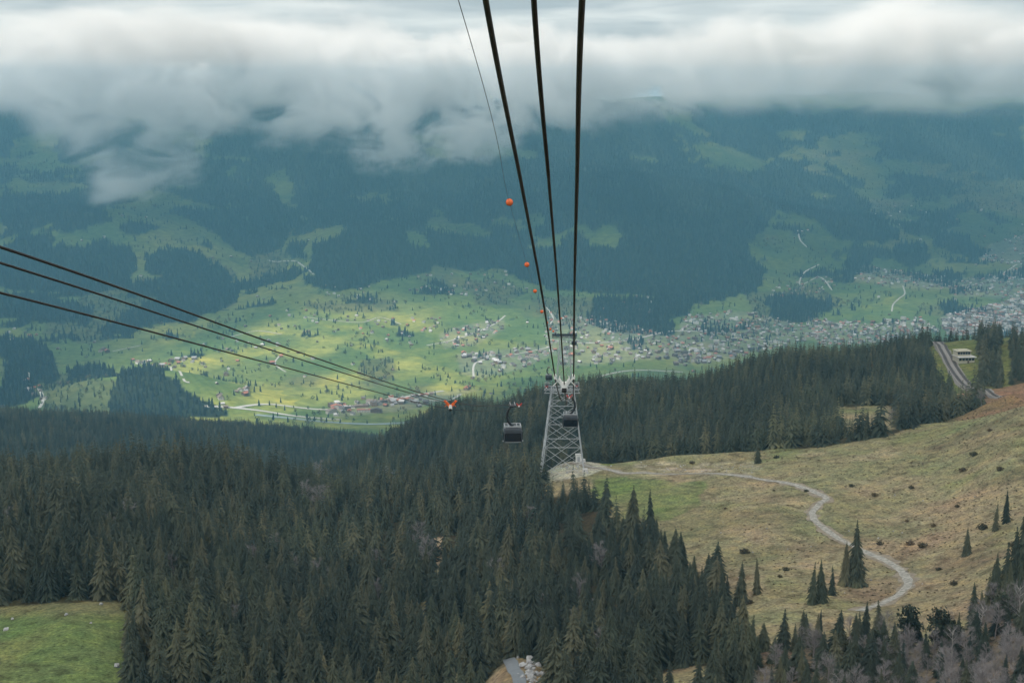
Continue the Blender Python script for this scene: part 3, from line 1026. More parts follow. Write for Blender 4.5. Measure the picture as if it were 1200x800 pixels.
def far_from_lone(x, y, rad=4.0):
    m = np.ones(len(x), bool)
    for q in lone_geo:
        m &= (x - q[0]) ** 2 + (y - q[1]) ** 2 > rad ** 2
    return m
# the second wood, of short spruces, pines and bare trees at lower right
g2 = grid_pts(190, 430, 4.1, .5, 5)
z2 = H(g2[:, 0], g2[:, 1])
k2, u2, v2 = near_forest(g2[:, 0], g2[:, 1], z2)
m2 = (k2 == 2) & (u2 < 1420)
g2, z2, u2, v2 = g2[m2], z2[m2], u2[m2], v2[m2]
rr = rng.random(len(g2))
bareness = sstep(u2, 930, 1090) * sstep(v2, 735, 770) * .85 + .18
spz = (u2 > 1140) & (v2 < 745)
bareness = np.where(spz, .12, bareness)
is_bare = (rr < bareness * .56)
is_spr = (~is_bare) & (rr > .62 + .22 * sstep(u2, 1000, 1120) - .35 * spz)

def lab_spruce(u_, v_, top=None):
    w = lab_base(u_, v_)
    if top is None: return w
    pos = 'foremost' if top > 742 else 'second row' if top > 705 else 'inner' if top > 668 else 'upper'
    return pos + ' ' + w
def lab_base(u_, v_):
    if 120 <= u_ < 330 and v_ > 640: return 'spruce in the dark wood right of the green meadow, lower left'
    if u_ < 330 and v_ > 640: return 'spruce in the dark wood right beside the green meadow, lower left'
    if u_ < 330: return 'spruce in the wood behind the green meadow at left'
    if u_ < 460: return 'spruce in the slope wood between green meadow and asphalt road'
    if u_ < 585: return 'spruce in the slope wood just left of the asphalt road'
    if u_ < 680: return 'spruce in the dense wood just behind the asphalt road boulders'
    if u_ < 760: return 'spruce in the wood between the asphalt road and the meadow clearing'
    if u_ < 930: return 'spruce in the wood edge towards the tan meadow, lower middle'
    return 'short spruce in the scrub wood below the winding gravel path'

inview = (topu > -15) & (topu < 1215) & (topv < 812) & (wu > -20) & (wu < 1220)
order = np.argsort(np.where(inview, WY, 1e9))
N_IND = 235
ind = order[:N_IND]
rest = np.ones(len(WX), bool)
rest[ind] = False
rest &= far_from_lone(WX, WY, 3.0)
rest &= ~((topv > 850) & (WY < 230))
near_rest = rest & (WY < 760)
print('woods', len(WX), 'rest near', int(near_rest.sum()))

proto_spruce = []
def make_spruce(i):
    t = thing('spruce_tree', 'x', 'spruce', group='spruces')
    link('crown', SP_HI[i], t)
    link('trunk', TRUNK, t)
    return t
def put_spruce(x, y, z, h, lab, grp, i, wide=1.0):
    if len(proto_spruce) <= i:
        t = make_spruce(i); proto_spruce.append(t)
    else:
        t = copy_tree(proto_spruce[i])
    t.location = (x, y, z - .2)
    t.rotation_euler = (random.gauss(0, .025), random.gauss(0, .025), random.random() * 6.28)
    w = h * random.uniform(.85, 1.2) * wide
    t.scale = (w, w, h)
    t['label'] = lab
    if grp: t['group'] = grp
    elif 'group' in t: del t['group']
    return t
cnt = 0
for j in ind:
    lab = lab_spruce(wu[j], topv[j] + 30, topv[j])
    put_spruce(WX[j], WY[j], WZ[j], WH[j], lab, 'spruces: ' + lab, cnt % 6 if cnt >= 6 else cnt)
    cnt += 1
for q in lone_geo:
    put_spruce(q[0], q[1], q[2], q[3], q[4], None, cnt % 6, .72)
    cnt += 1
js = np.nonzero(is_spr)[0]
js = js[np.argsort(g2[js, 1])]
def vis2(j, h):
    a, b_ = project(g2[j, 0], g2[j, 1], z2[j] + h)
    return -10 < a < 1212 and b_ < 805
extra_spr = []
for j in js:
    h = random.uniform(6, 11.5)
    if vis2(j, h) and cnt < 300:
        put_spruce(g2[j, 0], g2[j, 1], z2[j], h, lab_spruce(u2[j], v2[j]), 'short spruces in the scrub wood', cnt % 6)
        cnt += 1
    else:
        extra_spr.append((g2[j, 0], g2[j, 1], z2[j], h))
COLL_MID = templates('spruce', SP_MID)
COLL_HI = templates('tall_spruce', SP_HI)
hi = near_rest & (WY < 480)
mid = rest & ~hi
P = np.stack([WX[hi], WY[hi], WZ[hi] - .3], 1); S = WH[hi]
if extra_spr:
    e = np.array(extra_spr)
    P = np.concatenate([P, e[:, :3]]); S = np.concatenate([S, e[:, 3]])
tag(scatter('spruce_forest', P, S, COLL_HI, 6, 3), 'dense dark spruce forest on the near slope behind the foremost trees', 'forest', kind='stuff')
m = mid & (WY < 700)
tag(scatter('spruce_forest', np.stack([WX[m], WY[m], WZ[m] - .3], 1), WH[m], COLL_MID, 4, 4), 'dense spruce forest around and left of the steel tower', 'forest', kind='stuff')
m = mid & (WY >= 700)
tag(scatter('spruce_forest', np.stack([WX[m], WY[m], WZ[m] - .3], 1), WH[m], COLL_MID, 4, 6), 'dark spruce forest covering the crest and the blue ridge behind the tower', 'forest', kind='stuff')

# ---- bare trees and rounder pines at lower right
BARE_PROTO = []
def lab_bare(u_, v_):
    if u_ < 960: return 'grey purple leafless tree among spruces in the scrub wood, bottom middle'
    if u_ < 1090: return 'grey purple leafless tree in the scrub wood below the path end'
    return 'grey purple leafless tree on the brown slope in the lower right corner'
nb = 0
extra_bare = []
for j in np.nonzero(is_bare)[0]:
    h = random.uniform(4.5, 9.0)
    i = nb % 5
    if not vis2(j, h) or nb >= 290:
        continue
    if nb < 5:
        t = thing('bare_tree', 'x', 'bare tree')
        link('trunk', BARE[i][0], t); link('crown', BARE[i][1], t)
        BARE_PROTO.append(t)
    else:
        t = copy_tree(BARE_PROTO[i])
    t.location = (g2[j, 0], g2[j, 1], z2[j] - .1)
    t.rotation_euler = (random.gauss(0, .05), random.gauss(0, .05), random.random() * 6.28)
    t.scale = (h * 1.15, h * 1.15, h)
    t['label'] = lab_bare(u2[j], v2[j]); t['group'] = 'leafless trees: ' + t['label']
    nb += 1
def put_bare(u_, v_, vt, lab):
    global nb
    q = ground_hit(u_, v_, 200)
    d = q[1] * CP - q[2] * SP
    h = (v_ - vt) * d / F_PX
    t = copy_tree(BARE_PROTO[nb % 5]); nb += 1
    t.location = q; t.scale = (h, h, h); t['label'] = lab
    if 'group' in t: del t['group']
    for ch in t.children:
        if ch.name.startswith('trunk'):
            ch.data = ch.data.copy(); ch.data.materials[0] = M_PALE
put_bare(1143, 757, 705, 'pale leafless tree with curved white limbs on the brown slope at right')
put_bare(1195, 737, 680, 'tall pale leafless tree at the right edge under the dark spruces')
put_bare(1115, 780, 733, 'pale leaning leafless trunk left of the curved white one')
print('bare', nb, 'individual spruces', cnt)
PINE_PX = [(1064, 757, 704, 'left one of two round dark pines below the path end'), (1100, 758, 708, 'right, broader one of two round dark pines below the path end'),
           (985, 770, 738, 'low round pine in the scrub wood beneath the path end'), (1118, 765, 722, 'dark pine right of the two round ones'),
           (1030, 775, 735, 'round pine in front of the two big ones in the scrub wood'),
           (1172, 728, 690, 'round pine at the foot of the dark thicket at the right edge')]
for i, (pu, pv, pt, lab) in enumerate(PINE_PX):
    q = ground_hit(pu, pv, 200)
    h = (pv - pt) * (q[1] * CP - q[2] * SP) / F_PX
    t = thing('pine_tree', lab, 'pine', q, i * 1.3)
    t.scale = (h * .95, h * .95, h)
    link('crown', PINES[i % 2], t); link('trunk', TRUNK, t)
# a few lighter, leafless trees inside the dark woods
GREY_PX = [(372, 600, 568), (695, 735, 700), (318, 765, 735), (620, 735, 708), (1045, 500, 478), (1142, 470, 450), (1150, 476, 455), (1130, 468, 450)]
for i in range(46):
    gu_, gv_ = random.uniform(0, 860), random.uniform(560, 780)
    if gu_ > 600 + (gv_ - 560) or (gu_ < 170 and gv_ > 690): continue
    GREY_PX.append((gu_, gv_, gv_ - random.uniform(28, 46)))
for i, (pu, pv, pt) in enumerate(GREY_PX):
    q = ground_hit(pu, pv, 230)
    h = max(6, (pv - pt) * q[1] / F_PX)
    t = copy_tree(BARE_PROTO[i % 5])
    t.location = q; t.scale = (h * 1.2, h * 1.2, h)
    t['label'] = 'greyish leafless tree among the dark spruces'; t['group'] = 'leafless trees among the spruces'

# ---- shrubs, tufts and rocks
SHR = [(998,570,1.6),(1068,572,1.7),(872,648,2.4),(921,668,1.6),(914,676,1.2),(1066,638,2.0),(1081,641,2.2),(1063,611,1.2),(1094,617,1.5),(1031,638,1.8),
       (1122,594,1.4),(1128,552,2.2),(1025,581,1.8),(907,575,.9),(850,596,1.0),(811,543,1.8),(910,537,2.0),(1141,534,2.4),(1172,551,2.0),(1152,620,2.6),(878,707,1.8),
       (945,576,1.4),(1118,685,1.8),(1100,668,1.4),(968,696,1.6),(1010,660,1.2),(1187,640,2.2),(1060,488,1.8),(1160,505,1.6)]
proto = None
for i, (a, b_, w) in enumerate(SHR):
    q = ground_hit(a, b_, 230)
    if i < 3:
        t = thing('shrub', 'x', 'shrub'); link('foliage', SHRUB[i], t)
        PS = (PS + [t]) if i else [t]
    else:
        t = copy_tree(PS[i % 3])
    t.location = (q[0], q[1], q[2] - .1)
    t.rotation_euler = (0, 0, i * 2.1)
    t.scale = (w * .85, w * .8, w * 1.05)
    side = ('above the gravel path' if b_ < 582 else 'between the path bends' if a < 960 else 'right of the path bend' if a < 1110 else 'near the right edge')
    t['label'] = '%s shrub on the tan meadow %s' % ('small dark' if w < 1.5 else 'low spreading dark' if w < 2 else 'broad brownish', side)
    t['group'] = t['label']
tg = grid_pts(250, 680, 2.3, .5, 9)
tz = H(tg[:, 0], tg[:, 1])
tk, tu, tv = near_forest(tg[:, 0], tg[:, 1], tz)
tm = (tk != 1) & (tu > 640) & (tu < 1350)
tm &= rng.random(len(tg)) < np.clip(.18 + .5 * fbm(tg[:, 0], tg[:, 1], 26, 4, 121) + .28 * sstep(tu, 900, 1150), 0, .8)
tm &= ~((tv < 612) & (tu < 830))
pp = np.array([(q[0], q[1]) for q in path_pts])
dm = np.full(len(tg), 1e9)
for a, b_ in zip(pp[:-1], pp[1:]):
    for t_ in np.linspace(0, 1, 6):
        c_ = a + (b_ - a) * t_
        dm = np.minimum(dm, np.hypot(tg[:, 0] - c_[0], tg[:, 1] - c_[1]))
tm &= dm > 2.6
tag(scatter('heath_tufts', np.stack([tg[tm, 0], tg[tm, 1], tz[tm]], 1), rng.uniform(.25, .75, int(tm.sum())) * np.where(tk[tm] == 2, 1.9, 1), templates('heath', TUFT), 3, 8),
    'brown heather tufts covering the dry slope', 'ground cover', kind='stuff')
def rock_mesh(seed):
    r = random.Random(seed); b = MB()
    b.ball((0, 0, .15), .5, 0, 7, 5, (1, .8, .65), .5, r)
    return b.mesh('boulder', M_ROCK)
RK = [rock_mesh(200 + i) for i in range(5)]
nr = 0
def rock(u_, v_, s, lab, grp):
    global nr
    q = ground_hit(u_, v_, 230)
    o = tag(link('boulder', RK[nr % 5], None, q), lab, 'boulder', grp)
    o.rotation_euler = (random.random(), random.random(), random.random() * 6)
    o.scale = (s,) * 3
    nr += 1
for i in range(64):
    t_ = random.random()
    rock(616 + 12 * t_ + random.gauss(0, 5), 766 + 38 * t_ + random.gauss(0, 2), (random.uniform(1.5, 2.0), random.uniform(1.0, 1.4), random.uniform(.5, .9))[i % 3], ('large pale boulder' if i % 3 == 0 else 'middling pale boulder' if i % 3 == 1 else 'small pale boulder') + ' in the stony gully right of the asphalt road', 'boulders in the gully beside the road: ' + str(i % 3))
for i in range(70):
    rock(random.uniform(750, 885), random.gauss(549, 3), random.uniform(.25, .8), 'small pale stone on the rubble bank above the gravel path', 'stones on the rubble bank')
for i in range(40):
    rock(random.gauss(662, 16), random.gauss(548, 4), random.uniform(.4, 1.2), 'grey rock on the bare ground at the foot of the steel tower', 'rocks at the tower foot')
for i in range(30):
    rock(random.uniform(830, 1150), random.uniform(575, 700), random.uniform(.3, .8), 'small pale stone lying on the tan meadow', 'stones scattered on the meadow')
for a, b_, s, l in ((137, 781, 1.8, 'pale boulder at the right end of the lower left meadow'), (77, 720, 1.2, 'white boulder at the upper edge of the left meadow'),
                    (15, 725, 1.0, 'small pale stone near the left edge of the meadow'), (118, 708, 1.3, 'brown stone by the trees at the meadow top'),
                    (107, 730, .8, 'dark stone on the meadow right of the white boulder'), (8, 738, 1.6, 'reddish stone heap at the left edge of the meadow')):
    rock(a, b_, s, l, None)

# ============================================================ far woods
def far_grid(Y0, Y1, sp, seed):
    return grid_pts(Y0, Y1, sp, .44, seed)
fg = far_grid(3000, 8300, 15, 12)
fz = H(fg[:, 0], fg[:, 1])
mf, ml_, fu, fv = far_masks(fg[:, 0], fg[:, 1], fz)
ok = (fu > -160) & (fu < 1360) & (fv > 95)
keep = mf & ok & (rng.random(len(fg)) < np.where(fg[:, 1] > 6300, .6, .92))
tag(scatter('mountain_forest', np.stack([fg[keep, 0], fg[keep, 1], fz[keep] - 1.5], 1), rng.uniform(14, 27, int(keep.sum())), templates('far_spruce', SP_FAR), 3, 13),
    'dark conifer woods covering the opposite mountainside', 'forest', kind='stuff')
lw = ml_ & ok & ~mf & (rng.random(len(fg)) < .42)
hedge = ok & ~mf & ~ml_ & (np.abs(fbm(fg[:, 0], fg[:, 1], 190, 3, 131)) < .022) & (rng.random(len(fg)) < .75)
single = ok & ~mf & ~ml_ & (rng.random(len(fg)) < .03 + .22 * sstep(fbm(fg[:, 0], fg[:, 1], 150, 4, 133), .18, .5))
sel = lw | hedge | single
isleaf = rng.random(len(fg)) < .55
a_ = sel & isleaf; b_ = sel & ~isleaf
print('far trees', int(keep.sum()), int(sel.sum()))
S3 = rng.uniform(9, 17, int(a_.sum()))
tag(scatter('valley_trees', np.stack([fg[a_, 0], fg[a_, 1], fz[a_] - 1], 1), np.stack([S3, S3, S3], 1), templates('loose_tree', LEAFY), 3, 14),
    'budding broadleaf trees and hedges between the valley meadows', 'trees', kind='stuff')
tag(scatter('valley_trees', np.stack([fg[b_, 0], fg[b_, 1], fz[b_] - 1], 1), rng.uniform(9, 19, int(b_.sum())), templates('lone_spruce', SP_FAR), 3, 15),
    'single conifers scattered over the valley meadows', 'trees', kind='stuff')

# ============================================================ houses in the valley
def house_mesh(name, w, d, h, rh, ov, flat=False):
    b = MB()
    if flat:
        b.box((0, 0, h / 2 - 1), (w, d, h + 2), 0, 1)
        b.box((0, 0, h + .25), (w + ov, d + ov, .5), 0, 0)
        b.box((w * .2, 0, h + 1.2), (w * .2, d * .3, 1.4), 0, 1)
    else:
        b.box((0, 0, h / 2 - 1), (w, d, h + 2), 0, 1)
        b.add([(-w / 2, -d / 2, h), (w / 2, -d / 2, h), (0, -d / 2, h + rh), (-w / 2, d / 2, h), (w / 2, d / 2, h), (0, d / 2, h + rh)], [(0, 1, 2), (5, 4, 3)], 1)
        s = rh / (w / 2)
        for sg in (-1, 1):
            x1, y1 = sg * (w / 2 + ov), d / 2 + ov
            z1, z0 = h - s * ov, h + rh
            P = [(0, -y1, z0), (x1, -y1, z1), (x1, y1, z1), (0, y1, z0)]
            P += [(p[0], p[1], p[2] + .35) for p in P]
            b.add(P, [(0, 1, 2, 3), (7, 6, 5, 4), (0, 4, 5, 1), (1, 5, 6, 2), (2, 6, 7, 3)], 0)
        b.box((w * .18, d * .1, h + rh * .9), (.9, .9, 1.8), 0, 1)
    for fl in range(max(1, int(h // 3))):
        for sg in (-1, 1):
            n = max(2, int(w // 3.5))
            for q in range(n):
                b.box(((q + .5) / n * w - w / 2, sg * (d / 2 + .03), 1.6 + fl * 2.9), (1.3, .1, 1.3), 0, 2)
    return b.mesh(name, [M_HROOF, M_HWALL, M_WINDOW])
ROOFS = [('dark-roofed', simple('dark_roof', (.12, .105, .10), .8, nscale=.5, rnd=.2), 26), ('brown-roofed', simple('brown_roof', (.20, .155, .13), .8, nscale=.5, rnd=.2), 26),
         ('grey-roofed', simple('grey_roof', (.30, .29, .29), .8, nscale=.5, rnd=.2), 22), ('red-roofed', simple('red_roof', (.36, .135, .085), .8, nscale=.5, rnd=.25), 13), ('pale-roofed', simple('pale_roof', (.50, .48, .47), .8, nscale=.5, rnd=.15), 13)]
CH, BL = {}, {}
for rn, rm, _w in ROOFS:
    M_HROOF = rm
    CH[rn] = [house_mesh('chalet', 8.5, 10, 4.6, 2.2, 1.1), house_mesh('chalet', 10, 9, 5, 2.5, 1.0), house_mesh('chalet', 7, 8, 3.6, 2.0, .9), house_mesh('chalet', 12, 13, 7, 3.0, 1.3)]
    BL[rn] = [house_mesh('long_building', 34, 13, 6, 2, .6, True), house_mesh('long_building', 20, 12, 10, 2, .6, True), house_mesh('long_building', 26, 12, 8, 3.0, 1.0)]
def pick_roof():
    x = hr.random() * 100
    for rn, rm, w_ in ROOFS:
        x -= w_
        if x < 0: return rn
    return ROOFS[0][0]
spots = []
hr = random.Random(5)
for pi, (poly, n_, lab) in enumerate(VILLAGES):
    us = [p[0] for p in poly]; vv = [p[1] for p in poly]
    got = 0; tries = 0
    placed = []
    while got < n_ and tries < n_ * 14:
        tries += 1
        a, b2 = hr.uniform(min(us), max(us)), hr.uniform(min(vv), max(vv))
        if not in_poly(np.array([a]), np.array([b2]), poly)[0]: continue
        q = ground_hit(a, b2, 2700)
        if q is None: continue
        if fbm(np.array([q[0]]), np.array([q[1]]), 160, 3, 141)[0] < (-.55 if n_ > 100 else -.25): continue
        if any((q[0] - p_[0]) ** 2 + (q[1] - p_[1]) ** 2 < 12.5 ** 2 for p_ in placed): continue
        placed.append(q)
        spots.append((q, pi, got)); got += 1
# lone farmhouses all over the meadows
lt = 0
while lt < 110:
    a, b2 = hr.uniform(-20, 1220), hr.uniform(225, 480)
    q = ground_hit(a, b2, 2700)
    if q is None: continue
    f1, _, _, _ = far_masks(np.array([q[0]]), np.array([q[1]]), np.array([q[2]]))
    if f1[0]: continue
    spots.append((q, -1, lt)); lt += 1
spots.sort(key=lambda s: s[0][1])
tot_ind = 0
rest_pts = []
for (q, pi, i) in spots:
    town = pi in (5, 9) or (pi in (7, 8) and i % 5 == 0)
    rzv = hr.choice((0, 1.57)) + hr.gauss(.25, .35)
    big = town and hr.random() < (.35 if pi != 5 else .45)
    rn = pick_roof()
    vis = q[1] < 4600 or pi == -1
    if tot_ind < 290 and (vis and (pi != -1 or i % 3 == 0)):
        if big:
            o = link('long_building', hr.choice(BL[rn]), None, q)
            lab = rn + (' block in the valley town behind the right crest' if pi != 5 else ' long low building on the valley floor beside the main road')
            tag(o, lab, 'building', lab)
        else:
            o = link('chalet', hr.choice(CH[rn]), None, q)
            lab = rn + ' ' + (VILLAGES[pi][2] if pi >= 0 else 'lonely farmhouse on the valley meadows away from any village')
            if len(lab.split()) > 16: lab = ' '.join(lab.split()[:16])
            tag(o, lab, 'house', lab)
        o.rotation_euler = (0, 0, rzv)
        tot_ind += 1
    else:
        rest_pts.append((q, big))
print('houses', len(spots), tot_ind)
for bigflag, coll, nm, lab in ((False, templates('village_chalet', [m_ for q_ in CH.values() for m_ in q_[:3]]), 'village_houses', 'many small houses of the farther villages and hamlets'), (True, templates('village_block', [m_ for q_ in BL.values() for m_ in q_[:2]]), 'village_blocks', 'larger pale buildings of the farther town')):
    pp_ = [q for q, bg_ in rest_pts if bg_ == bigflag]
    if pp_:
        tag(scatter(nm, pp_, np.ones((len(pp_), 3)) * .86, coll, 15 if not bigflag else 10, 16, 0), lab, 'village', kind='stuff')

# ============================================================ ropeway
def curve_fn(tab):
    T = np.array(tab, float)
    Yk, Xk, Zk = T[:, 0], T[:, 1], T[:, 2]
    def slopes(V):
        d = np.diff(V) / np.diff(Yk)
        s = np.zeros(len(V))
        s[0], s[-1] = d[0], d[-1]
        for i in range(1, len(V) - 1):
            h0, h1 = Yk[i] - Yk[i - 1], Yk[i + 1] - Yk[i]
            s[i] = (d[i - 1] * h1 + d[i] * h0) / (h0 + h1)
        return s
    sx, sz = slopes(Xk), slopes(Zk)
    def f(y):
        i = int(np.clip(np.searchsorted(Yk, y) - 1, 0, len(Yk) - 2))
        h = Yk[i + 1] - Yk[i]
        t = (y - Yk[i]) / h
        h00, h10, h01, h11 = 2*t**3-3*t*t+1, t**3-2*t*t+t, -2*t**3+3*t*t, t**3-t*t
        return Vector((h00*Xk[i]+h10*h*sx[i]+h01*Xk[i+1]+h11*h*sx[i+1], y, h00*Zk[i]+h10*h*sz[i]+h01*Zk[i+1]+h11*h*sz[i+1]))
    return f
def at(u, v, Y):
    p = world_at(u, v, Y)
    return (Y, p[0], p[2])
RIGHT = [(-40, -2.3, 15.8), (0, -.12, 3.65), at(625.5, 0, 12.1), at(643, 210, 20.2), at(653, 330, 32.5), at(661, 437, 58), at(666, 461, 200), at(669, 464, 320), at(676, 450, 600), at(674, 408, 800), at(672, 390, 1050), (1400, 62, -300), (1900, 90, -470)]
LEFT = [(-40, -12.2, 12.5), at(0, 299, 22.8), at(300, 400, 46), at(515, 468, 110), at(600, 474, 245), at(623, 470, 350), at(641, 450, 600), at(645, 412, 800), at(651, 390, 1050), (1400, 48, -300), (1900, 76, -470)]
fR, fL = curve_fn(RIGHT), curve_fn(LEFT)
GAUGE = .8
def off(f, y, dx, dz):
    d = (f(y + 1) - f(y - 1)).normalized()
    s = Vector((d.y, -d.x, 0)).normalized()
    return f(y) + s * dx + Vector((0, 0, dz))
def haul_dz(y, left):
    # the haul rope hangs below the track ropes, sagging between the rope carriers
    if y < 14: return 0.0 if not left else -.62
    base = -.62 if left else np.interp(y, [14, 30, 45, 60], [0, 0, -.06, -.35])
    return float(base)
def rope(name, f, dx, left, lab, r=.027, haul=False):
    ys = list(np.arange(-40, 60, .7)) + list(np.arange(60, 620, 5)) + list(np.arange(620, 1900, 12))
    b = MB()
    b.tube([off(f, y, dx, haul_dz(y, left) if haul else 0) for y in ys], r, 8)
    return tag(b.build(name, M_ROPE, None, True), lab, 'cable')
rope('track_rope', fR, -GAUGE / 2, False, 'left one of the three thick ropes falling from the top of the picture')
rope('track_rope', fR, GAUGE / 2, False, 'rightmost of the three thick ropes falling from the top of the picture', .029)
rope('track_rope', fL, -GAUGE / 2, True, 'middle one of the three dark ropes coming in from the left edge', .024)
rope('track_rope', fL, GAUGE / 2, True, 'uppermost of the three dark ropes coming in from the left edge', .026)
rope('haul_rope', fL, 0, True, 'lowest of the three dark ropes coming in from the left edge', .022, True)
# the stranded haul rope overhead: six lobes twisted round its core
b = MB()
ys = list(np.arange(-40, 8, 1.0)) + list(np.arange(8, 20, .007)) + list(np.arange(20, 60, .5)) + list(np.arange(60, 620, 5)) + list(np.arange(620, 1900, 12))
P, nn = [], 14
for y in ys:
    c0 = off(fR, y, 0, haul_dz(y, False))
    d = (fR(y + 1) - fR(y - 1)).normalized()
    x = Vector((d.y, -d.x, 0)).normalized(); yv = d.cross(x)
    for q in range(nn):
        t = 6.2832 * q / nn
        r_ = .0235 + (.0032 * math.cos(6 * (t - y * 24.0)) if 7.9 < y < 20 else 0)
        P.append(c0 + (x * math.cos(t) + yv * math.sin(t)) * r_)
b.add(P, [(i * nn + q, i * nn + (q + 1) % nn, (i + 1) * nn + (q + 1) % nn, (i + 1) * nn + q) for i in range(len(ys) - 1) for q in range(nn)])
tag(b.build('haul_rope', M_ROPE, None, True), 'middle one, twisted strands, of the three thick ropes falling from the top', 'cable')

# thin line with orange marker balls
MARK = [at(537, 0, 40), at(597, 237, 118), at(617.5, 310, 170), at(627, 341, 230), at(635, 365, 300), at(641, 378, 360), at(645, 385.5, 430), at(650, 389, 540), at(655, 392, 700), at(668, 392, 1040)]
MARK = [(-30, world_at(520, -60, 30)[0] - 6, 24)] + MARK
fM = curve_fn(MARK)
b = MB()
b.tube([fM(y) for y in list(np.arange(-30, 120, 2)) + list(np.arange(120, 1040, 8))], .013, 6)
tag(b.build('marker_line', M_THIN, None, True), 'hair thin line left of the thick ropes carrying the orange balls', 'cable')
names = ['largest orange ball, uppermost on the thin line', 'second orange ball from the top on the thin line', 'third orange ball, just left of the left thick rope',
         'small orange ball touching the left thick rope', 'small orange ball where the left rope crosses the thin line', 'tiny orange ball left of the far tower crossarm', 'tiny orange ball right before the far tower']
for i, (y, r_) in enumerate(((118, .30), (170, .30), (230, .32), (300, .36), (360, .34), (430, .38), (500, .40))):
    t = thing('marker_ball', names[i], 'marker ball', fM(y), 0)
    b = MB(); b.ball((0, 0, 0), r_, 0, 20, 12); b.build('shell', M_ORANGE, t, True)
    b = MB(); b.tube([(-r_ - .02, 0, 0), (r_ + .02, 0, 0)], .035, 8)
    b.tube([(0.0 + math.cos(a) * (r_ + .006), 0, math.sin(a) * (r_ + .006)) for a in np.linspace(0, 6.283, 25)], .012, 6)
    b.build('clamp', M_DARKMET, t, True)
# the orange ball seen beside the middle rope belongs to the far tower's own warning ball
q = world_at(658, 373, 1000)
t = thing('marker_ball', 'orange warning ball just right of the middle thick rope above the far tower', 'marker ball', q)
b = MB(); b.ball((0, 0, 0), .6, 0, 16, 10); b.build('shell', M_ORANGE, t, True)
b = MB(); b.tube([(0, 0, .55), (0, 0, 1.0)], .06, 6); b.build('clamp', M_DARKMET, t, True)

# ---- rope carriers that hold the ropes apart
def carrier(f, y, style, lab, s=1.0, dz=0.0):
    p = f(y)
    t = thing('rope_carrier', lab, 'rope carrier', (p.x, p.y, p.z + dz))
    c = {'white': M_WHITE, 'orange': M_ORANGE, 'red': M_RED}[style]
    g = GAUGE / 2
    for sg in (-1, 1):
        b = MB()
        b.box((sg * g, 0, -.01), (.10 * s, .55, .12), 0, 0)
        b.bar((sg * g, 0, -.05), (sg * .08, 0, -.42 * s), .05 * s, 0, .09 * s)
        b.bar((sg * g * .55, .02, -.16), (sg * (g + .08), .02, -.42), .035 * s)
        if style != 'white':      # broad coloured wings
            b.add([(sg * .06, -.04, -.5 * s), (sg * (g + .20), -.04, .10), (sg * (g + .02), -.04, .16), (sg * .02, -.04, -.2 * s),
                   (sg * .06, .04, -.5 * s), (sg * (g + .20), .04, .10), (sg * (g + .02), .04, .16), (sg * .02, .04, -.2 * s)],
                  [(0, 1, 2, 3), (7, 6, 5, 4), (0, 4, 5, 1), (1, 5, 6, 2), (2, 6, 7, 3), (3, 7, 4, 0)])
        else:
            b.bar((sg * .08, -.05, -.30), (sg * .22, -.05, -.08), .08)
            b.bar((sg * .22, -.05, -.08), (sg * .19, -.05, .03), .04)
        b.build('arm', c, t)
    b = MB()
    b.box((0, -.02, -.36 * s), (.26 * s, .2, .26 * s), 0, 0, .8)
    for sg in (-1, 1):
        b.bar((sg * .05, -.02, -.4), (sg * .14, -.02, -.56 * s), .06)
    b.build('hub', M_WHITE, t)
    b = MB()
    b.tube([(-.10, 0, -.60 * s), (.10, 0, -.60 * s)], .12 * s, 12)
    b.build('roller', M_BLACK, t, True)
    return t
carrier(fR, 60, 'white', 'white forked rope carrier where the three thick ropes meet')
carrier(fL, 120, 'orange', 'orange winged rope carrier on the left ropes', 1.15)
carrier(fR, 250, 'red', 'red and white rope carrier left of the right gondola hanger', 1.2)
carrier(fL, 275, 'red', 'red and white rope carrier right behind the large left gondola', 1.1)
carrier(fL, 585, 'red', 'small reddish rope carrier above the left gondola near the ridge line', 2.2)
carrier(fR, 590, 'red', 'small reddish rope carrier before the head of the steel tower', 1.6)

# ---- gondolas
def rbox(b, c, d, r, mi=0, nseg=4, ztaper=1.0):
    """box with rounded upright edges and a bevelled top and bottom"""
    prof = [(-.5, .90), (-.44, .98), (-.30, 1.0), (.30, ztaper), (.44, ztaper * .98), (.5, ztaper * .92)]
    rings = []
    for z, s in prof:
        ring = []
        for cx, cy_, a0 in ((1, 1, 0), (-1, 1, 90), (-1, -1, 180), (1, -1, 270)):
            for q in range(nseg + 1):
                a = R(a0 + 90 * q / nseg)
                ring.append((c[0] + (cx * (d[0] / 2 - r) + r * math.cos(a)) * s, c[1] + (cy_ * (d[1] / 2 - r) + r * math.sin(a)) * s, c[2] + z * d[2]))
        rings.append(ring)
    n = len(rings[0])
    V = [p for rg in rings for p in rg]
    F = [(i * n + q, i * n + (q + 1) % n, (i + 1) * n + (q + 1) % n, (i + 1) * n + q) for i in range(len(rings) - 1) for q in range(n)]
    F += [tuple(reversed(range(n))), tuple(range((len(rings) - 1) * n, len(rings) * n))]
    b.add(V, F, mi)
